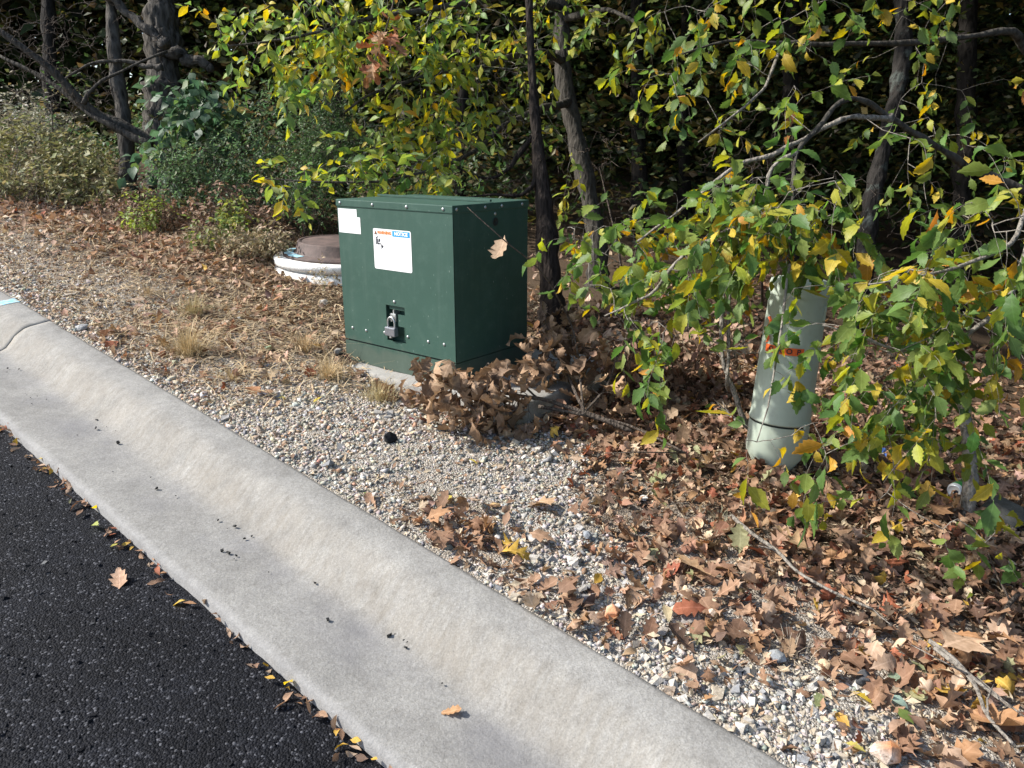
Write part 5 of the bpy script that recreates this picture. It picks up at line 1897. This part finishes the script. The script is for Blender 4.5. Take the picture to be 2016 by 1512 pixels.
# ------------------------------------------------------------------ right hand elm: arching limbs over the pedestal
base_r = np.array([2.75, 3.25, float(ground_z(2.75, 3.25))])
tr = np.array([base_r - [0, 0, .1], base_r + [-0.03, 0, 0.5], base_r + [-0.08, -.05, 1.1], base_r + [-0.2, -.1, 1.7], base_r + [-0.3, -.2, 2.6], base_r + [-0.5, -.2, 4.0], base_r + [-0.6, -.2, 5.5]])
rl = [(tr, [0.075, 0.062, 0.056, 0.05, 0.04, 0.03, 0.012])]
t_lo, t_mid, t_hi = tr[2], tr[3], tr[4]
for start, sp, dp in ((t_lo, [(1960, 350, 16), (1880, 310, 14), (1795, 262, 13), (1755, 232, 12), (1715, 204, 11), (1665, 195, 10), (1620, 240, 10), (1570, 300, 9), (1560, 400, 6), (1555, 520, 5)], [3.2, 3.1, 3.0, 2.95, 2.9, 2.85, 2.8, 2.75, 2.72, 2.7]),
                      (None, [(1755, 232, 14), (1700, 230, 10), (1655, 236, 10), (1600, 262, 9), (1540, 295, 9), (1450, 330, 8), (1375, 385, 7), (1310, 435, 6), (1255, 475, 4)], [2.95, 2.88, 2.86, 2.84, 2.82, 2.85, 2.9, 2.95, 3.0]),
                      (None, [(1570, 300, 8), (1520, 330, 8), (1500, 400, 7), (1440, 450, 8), (1365, 490, 9), (1329, 519, 9), (1290, 569, 7), (1248, 596, 5), (1190, 622, 3)], [2.75, 2.75, 2.78, 2.8, 2.82, 2.85, 2.9, 2.95, 3.0]),
                      (t_mid, [(2060, 120, 20), (1990, 60, 15), (1900, 75, 11), (1800, 80, 12), (1650, 85, 9), (1540, 85, 7), (1430, 80, 5), (1330, 110, 3)], [3.6, 3.55, 3.5, 3.45, 3.4, 3.4, 3.4, 3.4]),
                      (None, [(1540, 85, 7), (1515, 150, 6), (1490, 190, 5), (1440, 230, 4), (1375, 280, 3)], [3.4, 3.35, 3.3, 3.25, 3.2]),
                      (t_lo, [(2080, 430, 16), (2000, 560, 14), (1930, 640, 11), (1850, 690, 9), (1770, 690, 7), (1690, 660, 5), (1620, 640, 3)], [2.7, 2.55, 2.5, 2.45, 2.42, 2.4, 2.4]),
                      (t_lo, [(2090, 330, 14), (2030, 400, 12), (1990, 480, 9), (1900, 520, 7), (1800, 545, 5), (1710, 560, 3)], [2.6, 2.4, 2.3, 2.28, 2.26, 2.26]),
                      (None, [(1555, 520, 5), (1538, 640, 5), (1525, 730, 4), (1512, 800, 3), (1490, 870, 2)], [2.62, 2.58, 2.56, 2.55, 2.55]),
                      (t_hi, [(1990, -60, 22), (1900, -90, 16), (1750, -70, 12), (1600, -40, 9), (1450, -20, 6)], [3.4, 3.3, 3.2, 3.2, 3.2])):
    a, b = ptrunk(sp, dp)
    if start is not None:
        a = np.concatenate([[start], a])
        b = np.concatenate([[b[0] * 1.15], b])
    rl.append((a, b))
rb = [(1470, 400, 84.525, 57.5, 2.78, 0.225, 22), (1560, 395, 108.675, 69, 2.7, 0.225, 24), (1500, 455, 108.675, 57.5, 2.72, 0.225, 23), (1620, 445, 72.45, 69, 2.65, 0.225, 14), (1400, 520, 96.6, 57.5, 2.85, 0.225, 16),
      (1160, 445, 96.6, 51.75, 3.25, 0.225, 12), (1250, 480, 96.6, 57.5, 3.1, 0.225, 12), (1320, 430, 60.375, 46, 3, 0.18, 5), (1200, 530, 72.45, 46, 3.1, 0.18, 6), (1300, 560, 96.6, 46, 2.95, 0.18, 10), (1260, 640, 72.45, 46, 2.9, 0.15, 5), (1330, 660, 60.375, 57.5, 2.85, 0.15, 4), (1290, 720, 30.1875, 46, 2.8, 0.09, 2),
      (1530, 560, 72.45, 46, 2.6, 0.15, 2), (1560, 620, 84.525, 46, 2.56, 0.15, 2), (1600, 670, 72.45, 57.5, 2.5, 0.15, 2), (1650, 700, 60.375, 57.5, 2.48, 0.15, 2), (1530, 760, 36.225, 69, 2.55, 0.075, 2), (1480, 860, 24.15, 23, 2.55, 0.06, 2), (1540, 870, 30.1875, 28.75, 2.52, 0.06, 2),
      (1650, 600, 84.525, 57.5, 2.45, 0.18, 2), (1760, 560, 84.525, 46, 2.35, 0.18, 9), (1850, 560, 84.525, 57.5, 2.3, 0.18, 10), (1800, 640, 108.675, 57.5, 2.4, 0.18, 14), (1900, 640, 96.6, 57.5, 2.42, 0.18, 11), (1730, 690, 84.525, 57.5, 2.42, 0.18, 9), (1840, 730, 108.675, 57.5, 2.44, 0.18, 11), (1950, 560, 72.45, 69, 2.35, 0.18, 9),
      (1780, 790, 96.6, 57.5, 2.44, 0.18, 9), (1880, 800, 84.525, 57.5, 2.46, 0.18, 6), (1970, 700, 48.3, 69, 2.45, 0.15, 5), (1980, 430, 60.375, 92, 2.1, 0.18, 11), (1900, 440, 48.3, 57.5, 2.25, 0.15, 4), (1650, 850, 48.3, 46, 2.44, 0.12, 2), (1720, 870, 60.375, 46, 2.44, 0.12, 3), (1620, 910, 36.225, 34.5, 2.44, 0.075, 2), (1740, 960, 48.3, 34.5, 2.42, 0.075, 2), (1880, 1040, 24.15, 46, 2.3, 0.06, 2), (1970, 1050, 48.3, 34.5, 2.3, 0.075, 2), (1950, 860, 48.3, 46, 2.4, 0.09, 2),
      (1560, 240, 60.375, 57.5, 2.8, 0.15, 2), (1540, 190, 24.15, 34.5, 2.8, 0.09, 2), (1800, 320, 36.225, 57.5, 2.7, 0.09, 2), (1830, 380, 36.225, 46, 2.6, 0.075, 2),
      (1400, 40, 108.675, 57.5, 3.4, 0.3, 7), (1340, 110, 72.45, 69, 3.35, 0.3, 6), (1470, 110, 84.525, 57.5, 3.35, 0.3, 6), (1330, 190, 36.225, 57.5, 3.25, 0.15, 2), (1440, 200, 60.375, 57.5, 3.25, 0.18, 3), (1400, 270, 48.3, 46, 3.2, 0.15, 2), (1620, 30, 108.675, 34.5, 3.1, 0.3, 5), (1600, 90, 48.3, 46, 3.2, 0.15, 2), (1740, 40, 96.6, 46, 3.3, 0.3, 3),
      (1500, -40, 241.5, 46, 3.2, 0.45, 20), (1850, 120, 156.975, 126.5, 3.9, 0.6, 13), (1950, 250, 96.6, 115, 3.8, 0.45, 7), (1840, 300, 96.6, 69, 4, 0.45, 5)]
leafy_thing("overhanging_elm", base_r, "elm with arching pale twigs and green and yellow leaves over the pedestal", "tree", rl, rb, T_ELM, GREENS, [1.4, 2.4, 2.6, 1.9, 1.4, 1.2, .9, .5, .8], 51, M_TWIG, M_TWIG, M_LEAF, "right_elm_leaf",
            per=8, length=0.22, droop=0.42, size=(0.040, 0.104), flat=0.95, n_single=300, inter=2, rtip=0.0010, rmax=0.006, limb_sides=12, rough=0.05, dark_limbs=(0, 1, 4))

# small standing sapling at right
P, r = ptrunk([(1886, 640, 16), (1893, 760, 20), (1905, 860, 24), (1912, 940, 26), (1908, 985, 28)], 2.95)
P, r = footed(P, r, 1.2)
leafy_thing("sapling", P[0], "small upright grey sapling trunk standing at right behind the leaves", "tree", [(P, r)], [(1890, 600, 90, 70, 2.95, 0.15, 14)], T_ELMS, GREENS, [1, 2, 2, 1, 1, 1, .5, .3, .5], 58, M_TWIG, M_TWIG, M_LEAF, "sapling_leaf", per=5, size=(0.05, 0.07), n_single=80)

# ================================================================== SHRUBS AND WEEDS
def shrub(name, label, foot, blobs, leaf_t, pal, pw, seed, size, per=6, length=0.12, droop=0.3, n_single=0, mat=M_LEAF, tm=M_DARKTWIG, stems=5, cat="shrub", rtip=0.0012, flat=0.6, key=None, sr=0.006):
    rs = np.random.default_rng(seed)
    base = np.asarray(foot, float)
    blobs = [(*b[:6], int(b[6] * 2.1)) for b in blobs]
    cs = [at(b[0], b[1], b[4]) for b in blobs]
    limbs = []
    for i in range(stems):
        c = cs[i % len(cs)] + rs.normal(0, 0.08, 3)
        q = base + np.array([rs.normal(0, 0.12), rs.normal(0, 0.12), -0.03])
        mid = 0.5 * (q + c) + rs.normal(0, 0.06, 3)
        limbs.append((np.array([q, mid, c]), [sr, sr * 0.7, sr * 0.35]))
    return leafy_thing(name, base, label, cat, limbs, blobs, leaf_t, pal, pw, seed, tm, tm, mat, key or name, per=per, length=length, droop=droop, size=size, n_single=n_single, rtip=rtip, limb_sides=7, rmax=0.006, trunk_first=False, flat=flat)


PRIVET = [(0.055, 0.11, 0.05), (0.085, 0.15, 0.07), (0.125, 0.19, 0.085), (0.17, 0.22, 0.08), (0.27, 0.28, 0.08)]
shrub("privet_shrub", "small leaved blue green shrub in front of the oak foot", onground(430, 455), [(440, 320, 110, 50, 6.9, 0.35, 90), (370, 345, 70, 35, 6.8, 0.3, 50), (500, 270, 60, 45, 7.0, 0.3, 40), (560, 200, 50, 40, 7.1, 0.25, 24), (330, 310, 50, 30, 6.9, 0.2, 24), (480, 375, 80, 30, 6.7, 0.25, 30)],
      T_TINY, PRIVET, [2, 3, 2.4, 1, .5], 61, (0.026, 0.045), 9, 0.20, 0.2, stems=8)
shrub("greenbrier", "big glossy leaved vine hanging beside the oak trunk", onground(360, 440), [(380, 170, 60, 45, 7.3, 0.2, 14), (345, 225, 50, 30, 7.2, 0.15, 9), (420, 215, 50, 40, 7.2, 0.2, 10), (400, 250, 60, 30, 7.1, 0.2, 8), (300, 300, 30, 30, 7.1, 0.15, 5)],
      T_BROAD, [(0.05, 0.10, 0.055), (0.07, 0.125, 0.065), (0.10, 0.155, 0.05), (0.26, 0.24, 0.05), (0.36, 0.18, 0.06)], [2.5, 2.5, 1.2, .5, .4], 62, (0.09, 0.14), 5, 0.25, 0.5, n_single=200, stems=5, cat="vine")
shrub("cedar_sapling", "feathery mid green young cedar left of the hanging elm leaves", onground(610, 470), [(640, 250, 60, 60, 6.6, 0.3, 90), (620, 320, 70, 50, 6.5, 0.3, 90), (660, 180, 40, 50, 6.7, 0.25, 50), (600, 390, 50, 30, 6.4, 0.25, 30), (700, 290, 40, 40, 6.6, 0.2, 30)],
      T_TINY, [(0.045, 0.095, 0.035), (0.07, 0.13, 0.045), (0.10, 0.165, 0.06)], [1, 1.4, 1], 63, (0.018, 0.035), 14, 0.2, 0.1, mat=M_NEEDLE, stems=4, cat="tree")
shrub("olive_weeds", "tangled olive green weeds at the left edge of the woods", onground(70, 420), [(60, 300, 110, 60, 8.0, 0.5, 110), (150, 330, 80, 45, 7.8, 0.4, 80), (60, 370, 110, 40, 7.6, 0.4, 80), (200, 370, 60, 35, 7.5, 0.3, 40), (-60, 330, 80, 70, 7.8, 0.5, 60)],
      T_TINY + T_THIN, [(0.22, 0.22, 0.09), (0.29, 0.27, 0.13), (0.18, 0.19, 0.08), (0.42, 0.36, 0.20)], [2, 2, 1.4, 1.2], 64, (0.035, 0.085), 11, 0.26, 0.05, mat=M_NEEDLE, tm=M_DARKTWIG, stems=14, sr=0.003, cat="weeds")
shrub("grey_weeds", "pale feathery dead weeds rising behind the olive ones", onground(40, 400), [(30, 230, 60, 45, 8.4, 0.4, 60), (100, 260, 50, 40, 8.3, 0.3, 40)], T_TINY, [(0.36, 0.34, 0.26), (0.27, 0.26, 0.19)], [1, 1], 65, (0.03, 0.055), 9, 0.22, 0.0, mat=M_NEEDLE, tm=M_TWIG, stems=8, sr=0.003, cat="weeds")
DRYP = [(0.26, 0.16, 0.10), (0.34, 0.22, 0.15), (0.18, 0.11, 0.07), (0.40, 0.30, 0.2)]
shrub("withered_weeds", "withered brown leaved weeds below the privet shrub", onground(280, 450), [(300, 410, 60, 40, 6.9, 0.3, 60), (230, 400, 50, 30, 7.1, 0.3, 34), (350, 430, 40, 30, 6.7, 0.2, 30)], T_TINY, DRYP, [2, 2, 2, 1], 66, (0.03, 0.055), 8, 0.16, 0.4, mat=M_DRY, stems=8, cat="weeds")
shrub("curled_weeds", "dark brown curled weeds left of the manhole", onground(470, 478), [(430, 400, 45, 45, 6.5, 0.25, 40), (520, 430, 50, 35, 6.3, 0.25, 44), (420, 440, 50, 25, 6.4, 0.2, 24)], T_TINY, DRYP, [2, 1, 3, .6], 67, (0.03, 0.055), 8, 0.15, 0.4, mat=M_DRY, stems=8, cat="weeds")
shrub("lime_weed", "bright lime green weed between withered ones", onground(300, 462), [(295, 405, 30, 30, 6.55, 0.12, 18), (275, 425, 25, 20, 6.5, 0.1, 12)], T_TINY, [(0.26, 0.30, 0.06), (0.20, 0.26, 0.06)], [1, 1], 68, (0.03, 0.05), 7, 0.14, 0.2, stems=4, cat="weeds")
shrub("yellow_green_weed", "yellow green upright weed left of the manhole", onground(455, 478), [(455, 410, 22, 40, 6.2, 0.1, 18), (430, 455, 50, 20, 6.1, 0.15, 20), (480, 440, 30, 25, 6.1, 0.1, 12)], T_TINY, [(0.24, 0.26, 0.06), (0.14, 0.19, 0.06), (0.30, 0.28, 0.10)], [1, 1, .6], 69, (0.035, 0.06), 7, 0.14, 0.3, stems=5, cat="weeds")
TAN = [(0.40, 0.32, 0.20), (0.34, 0.27, 0.16), (0.28, 0.24, 0.13), (0.46, 0.38, 0.26)]
shrub("straw_weeds", "straw coloured seeding weeds beside the white manhole ring", onground(500, 505), [(500, 480, 60, 20, 5.9, 0.25, 70), (540, 475, 30, 18, 5.8, 0.2, 34), (440, 475, 40, 20, 6.1, 0.2, 40), (400, 470, 30, 14, 6.2, 0.2, 20)], T_TINY, TAN, [1, 1, 1, .8], 70, (0.024, 0.042), 9, 0.11, 0.0, mat=M_DRY, tm=M_TWIG, stems=14, sr=0.002, rtip=0.0008, cat="weeds")
shrub("ring_weeds", "thin straw weeds in front of the white ring", onground(640, 566), [(640, 540, 25, 16, 5.0, 0.06, 9)], T_TINY, TAN, [1, 1, 1, 1], 71, (0.018, 0.03), 7, 0.08, 0.0, mat=M_DRY, tm=M_TWIG, stems=6, sr=0.0015, rtip=0.0007, cat="weeds")
# dead understory behind the litter at right
shrub("dead_brush", "pale dead leaved brush in the shade between cabinet and pedestal", onground(1330, 700), [(1300, 660, 90, 40, 3.9, 0.25, 34), (1400, 660, 60, 40, 4.0, 0.2, 20), (1230, 690, 60, 40, 3.8, 0.2, 20)], T_DRYELM, DRYP, [1, 2, 1, 2], 72, (0.05, 0.08), 5, 0.12, 0.4, mat=M_DRY, stems=7, cat="brush")
shrub("withered_brush", "withered dark brush behind the right side of the pedestal", onground(1720, 800), [(1700, 720, 70, 70, 3.6, 0.25, 34), (1640, 790, 40, 40, 3.5, 0.15, 12)], T_DRYELM, DRYP, [2, 1, 2, .6], 73, (0.04, 0.07), 5, 0.12, 0.5, mat=M_DRY, stems=7, cat="brush")


# bare twiggy thickets in the dark
def thicket(label, blobs, seed, foot):
    leafy_thing("bare_thicket", onground(*foot), label, "thicket", [(np.array([onground(*foot), at(foot[0], foot[1] - 60, blobs[0][4]), at(blobs[0][0], blobs[0][1], blobs[0][4])]), [0.012, 0.009, 0.005])], blobs,
                T_TINY, GREENS, [1] * 9, seed, M_DARKTWIG, M_DARKTWIG, M_LEAF, "none", per=0, n_single=0, rtip=0.0014, rmax=0.009, inter=3, wander=0.16, trunk_first=False)


thicket("bare dark thicket behind the manhole", [(600, 430, 60, 60, 6.9, 0.4, 70), (540, 400, 50, 60, 7.0, 0.3, 40)], 81, (600, 470))
thicket("leafless twiggy thicket under the centre elm", [(1180, 330, 90, 110, 6.2, 0.5, 110), (1260, 480, 90, 70, 5.8, 0.4, 60)], 82, (1220, 560))
thicket("leafless thicket above the pedestal in deep shade", [(1480, 330, 110, 120, 5.4, 0.6, 110), (1640, 420, 90, 90, 5.2, 0.5, 60)], 83, (1500, 600))
thicket("tangled bare thicket at far right in shade", [(1850, 480, 110, 120, 4.8, 0.5, 90), (1760, 620, 90, 70, 4.2, 0.4, 50)], 84, (1840, 720))
thicket("bare twigs crossing in the dark at upper left", [(100, 200, 130, 110, 7.9, 0.6, 120)], 85, (110, 420))

# grass tufts
def tuft(px, py, n, h, label, seed, color=(0.42, 0.32, 0.17), spread=0.85, name="grass_tuft"):
    rs = np.random.default_rng(seed)
    base = onground(px, py)
    a = rs.uniform(0, 6.28, n)
    r0 = np.abs(rs.normal(0, 0.035, n))
    foot = np.stack([r0 * np.cos(a), r0 * np.sin(a), np.full(n, -0.01)], 1)
    L = h * rs.uniform(0.4, 1.15, n)
    lean = np.abs(rs.normal(0, spread, n))
    a2 = a + rs.normal(0, 0.6, n)
    d = np.stack([np.cos(a2), np.sin(a2), np.zeros(n)], 1)
    side = np.stack([-np.sin(a2), np.cos(a2), np.zeros(n)], 1)
    V, F = [], []
    rows = 4
    for k in range(rows):
        f = k / (rows - 1)
        c = foot + d * (L * lean * f ** 1.7)[:, None]
        c[:, 2] += L * f * (1 - 0.35 * np.minimum(lean, 1.3) * f)
        w = 0.0017 * (1 - f * 0.85)
        V.append(c - side * w)
        V.append(c + side * w)
    V = np.stack(V, 1).reshape(-1, 3)
    for k in range(rows - 1):
        b0 = np.arange(n) * rows * 2 + k * 2
        F.append(np.stack([b0, b0 + 1, b0 + 3], 1))
        F.append(np.stack([b0, b0 + 3, b0 + 2], 1))
    C = np.repeat(np.array(color) * rs.uniform(0.6, 1.3, (n, 1)), rows * 2, axis=0)
    o = link(name, mesh_arrays(name, V, np.concatenate(F), C, np.zeros((len(V), 2))), M_DRY)
    o.location = base
    tag(o, label, "grass")


tuft(372, 700, 420, 0.19, "tallest straw grass tuft, between kerb and brown leaves", 1)
tuft(382, 622, 220, 0.16, "smaller straw grass tuft behind the tallest one", 2, (0.36, 0.30, 0.16))
tuft(648, 745, 240, 0.15, "flattened straw grass tuft at the left corner of the pad", 3, (0.46, 0.35, 0.19), 0.9)
tuft(745, 790, 200, 0.13, "straw grass tuft in front of the concrete pad", 4, (0.40, 0.33, 0.17), 0.9)
tuft(292, 580, 90, 0.12, "low straw tuft on the gravel uphill", 5, (0.44, 0.33, 0.19), 0.8)
tuft(455, 745, 90, 0.10, "flat wisp of straw beside the pale gravel", 6, (0.46, 0.35, 0.18), 1.3)
tuft(600, 690, 200, 0.14, "straw wisp left of the cabinet foot", 7, (0.42, 0.31, 0.17), 1.1)
tuft(1420, 1040, 60, 0.07, "grey green weed wisp in the right hand litter", 8, (0.26, 0.26, 0.17), 0.8)
tuft(1690, 1070, 60, 0.07, "small grey weed wisp deeper in the right hand litter", 9, (0.22, 0.24, 0.16), 0.8)
tuft(1560, 1290, 70, 0.07, "dry grey weed wisp below the litter stick", 10, (0.36, 0.31, 0.24), 1.0)
tuft(1330, 1130, 80, 0.06, "dry weed wisp at the edge of the lower gravel", 11, (0.38, 0.31, 0.22), 1.0)


def dry_grass():
    n = 16000
    rs = np.random.default_rng(91)
    s = rs.uniform(2.8, 7.5, n)
    t = rs.uniform(1.6, 3.6, n)
    k = rs.uniform(0, 1, n) < 0.25 + 0.75 * np.exp(-(((s - 3.9) / 0.8) ** 2 + ((t - 2.2) / 0.5) ** 2))
    s, t = s[k], t[k]
    n = len(s)
    x, y = xy(s, t)
    T = np.stack([x, y, ground_z(x, y) + 0.012], 1)
    S = rs.uniform(0.05, 0.13, n)
    yaw = rs.uniform(0, 6.28, n)
    d = np.stack([np.cos(yaw), np.sin(yaw), np.abs(rs.normal(0.15, 0.4, n))], 1)
    R = rot_from(d, np.stack([rs.normal(0, .3, n), rs.normal(0, .3, n), np.ones(n)], 1))
    blade = leaf_tpl([(0, .016, 0), (.4, .022, 0), (.75, .014, 0), (1, .003, 0)], -.7, 0, 0, 0.3, 0, 3)
    V, F, C, L = emit([blade], np.zeros(n, int), R, S, T, np.array([(0.52, 0.40, 0.24)]) * rs.uniform(.6, 1.2, (n, 1)))
    o = link("dry_grass", mesh_arrays("dry_grass", V, F, C, L), M_DRY)
    tag(o, "scattered dry straw blades on the uphill verge", "dry grass", kind="stuff")


dry_grass()

# ================================================================== LITTER OBJECTS
def make_can():
    p = onground(1888, 975)
    o = empty("drink_can", p + np.array([0, 0, 0.03]))
    o.rotation_euler = (math.radians(86), 0, math.radians(-53))
    tag(o, "discarded green and white drink can lying behind the sapling foot", "can")
    mg = plain("can_green", (0.05, 0.30, 0.08), 0.35, 0.3)
    ms = plain("can_metal", (0.75, 0.77, 0.78), 0.3, 0.5)
    V, F = lathe([(0.024, -0.06), (0.033, -0.05), (0.033, 0.045)], 24)
    link("body", mesh_arrays("body", V, F, smooth_shade=True), mg, o)
    V, F = lathe([(0.033, 0.045), (0.027, 0.058), (0.026, 0.061), (0.024, 0.058), (0.0005, 0.057)], 24)
    link("lid", mesh_arrays("lid", V, F, smooth_shade=True), ms, o)
    V, F = lathe([(0.009, 0.0585), (0.0005, 0.0586)], 12)
    link("mouth", mesh_arrays("mouth", V, F), M_BLACK, o).location = (0.008, 0, 0)


make_can()


def make_wrapper():
    p = onground(1718, 893)
    bm = bmesh.new()
    bmesh.ops.create_grid(bm, x_segments=5, y_segments=4, size=0.05)
    for v in bm.verts:
        v.co.z = 0.02 + rng.normal(0, 0.012)
        v.co.y *= 0.7
    o = bm_obj("litter_wrapper", bm, plain("blue_wrapper", (0.10, 0.20, 0.55), 0.3), None, True)
    o.location = p
    o.rotation_euler = (0.5, 0.2, 0.4)
    tag(o, "crumpled blue wrapper caught in leaves right of the pedestal", "wrapper")


make_wrapper()

# ================================================================== THE WOODS BEHIND
def woods_mass(name, n, xr, yr, zr, size, pal, tpl, seed, label, dens=None):
    rs = np.random.default_rng(seed)
    x = rs.uniform(*xr, n)
    y = rs.uniform(*yr, n)
    h = rs.uniform(0, 1, n)
    z = ground_z(x, y) + zr[0] + (zr[1] - zr[0]) * h
    k = np.ones(n, bool)
    if dens is not None:
        k = rs.uniform(0, 1, n) < dens(x, y, z)
    x, y, z = x[k], y[k], z[k]
    n = len(x)
    yaw = rs.uniform(0, 6.28, n)
    d = np.stack([np.cos(yaw), np.sin(yaw), rs.normal(-0.3, 0.4, n)], 1)
    R = rot_from(d, np.stack([rs.normal(0, .8, n), rs.normal(0, .8, n), np.ones(n)], 1))
    S = rs.uniform(size[0], size[1], n)
    pal = np.array(pal)
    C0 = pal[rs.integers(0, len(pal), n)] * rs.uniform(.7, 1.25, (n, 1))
    V, F, C, L = emit(tpl, rs.integers(0, len(tpl), n), R, S, np.stack([x, y, z], 1), C0)
    o = link(name, mesh_arrays(name, V, F, C, L), M_LEAF)
    tag(o, label, "woodland", kind="stuff")
    print(name, n)


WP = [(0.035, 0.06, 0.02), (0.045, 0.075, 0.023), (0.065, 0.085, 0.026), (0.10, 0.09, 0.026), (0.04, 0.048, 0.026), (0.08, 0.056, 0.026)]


def clumpy(x, y, z):
    c = wnoise(x * 1.3 + y, z * 2.0 + y * 0.5, 1.4, 3.0) + 0.7 * wnoise(x * 3.1, z * 3.3 + y * 2, 1.3, 7.0)
    s, t = st(x, y)
    return (0.25 + 0.75 * smooth(-0.5, 0.6, c)) * smooth(5.2, 7.0, t)


def canopy_d(x, y, z):
    s, t = st(x, y)
    c = wnoise(x, y, 0.9, 5.0) + 0.6 * wnoise(x + z, y - z, 1.7, 2.0)
    # crowns hang back from the verge so that the edge of the woods stays in the sun
    return smooth(3.0, 4.4, t - 0.25 * (z - 4)) * (0.35 + 0.65 * smooth(-0.9, 0.4, c)) * (z > 1.55 + 0.171 * y + 0.35)


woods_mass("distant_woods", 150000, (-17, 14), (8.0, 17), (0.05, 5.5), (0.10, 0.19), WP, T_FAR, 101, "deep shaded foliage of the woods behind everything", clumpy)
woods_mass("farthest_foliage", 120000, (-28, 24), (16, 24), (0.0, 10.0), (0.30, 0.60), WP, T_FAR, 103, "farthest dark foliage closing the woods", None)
woods_mass("shade_canopy", 130000, (-20, 16), (3.0, 22), (2.9, 8.5), (0.18, 0.34), WP, T_FAR, 102, "unseen leaf canopy above the view, added to shade the woods", canopy_d)  # unseen crowns added to block sky and sun from the woods interior


def right_d(x, y, z):
    s, t = st(x, y)
    return smooth(3.2, 4.2, t) * (x > 0.72 * np.maximum(y, 0) + 0.9) * (x > 2.9)


woods_mass("right_shade_woods", 42000, (2.9, 13), (-7, 9), (0.3, 8.0), (0.20, 0.36), WP, T_FAR, 106, "unseen woods added at right to darken the cabinet side", right_d)  # unseen foliage added to cut skylight on the cabinet side and right foreground


def mid_d(x, y, z):
    s, t = st(x, y)
    c = wnoise(x * 2.2 + y, z * 3.0, 1.5, 3.0) + 0.6 * wnoise(x * 4 - y, z * 5, 1.4, 5.0)
    return smooth(4.6, 5.4, t) * smooth(0.0, 0.8, c)


woods_mass("understory_foliage", 34000, (-2.5, 6.0), (6.4, 9.5), (0.3, 3.2), (0.05, 0.10), [(0.03, 0.055, 0.018), (0.045, 0.07, 0.02), (0.07, 0.08, 0.022), (0.11, 0.085, 0.025)], T_FAR, 107, "dim understory leaves between the trunks", mid_d)


def under_d(x, y, z):
    s, t = st(x, y)
    h = z - ground_z(x, y)
    hill = 0.55 + 0.4 * wnoise(x, y, 1.6, 4.0) + 0.25 * wnoise(x, y, 4.0, 1.0)
    return smooth(3.3, 4.0, t) * (h < hill * 1.3) * smooth(-0.6, 0.5, wnoise(x * 2 + y, z * 3, 1.5, 8.0)) * smooth(0.2, -1.2, x - 0.12 * (y - 6))


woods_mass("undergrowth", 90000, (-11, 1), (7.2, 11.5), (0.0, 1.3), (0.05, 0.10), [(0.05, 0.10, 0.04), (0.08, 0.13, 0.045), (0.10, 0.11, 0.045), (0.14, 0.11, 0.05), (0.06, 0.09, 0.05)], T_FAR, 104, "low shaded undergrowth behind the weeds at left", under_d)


tri = sum(len(o.data.polygons) for o in bpy.data.objects if o.type == 'MESH')
print("polygons", tri, "objects", len(bpy.data.objects))
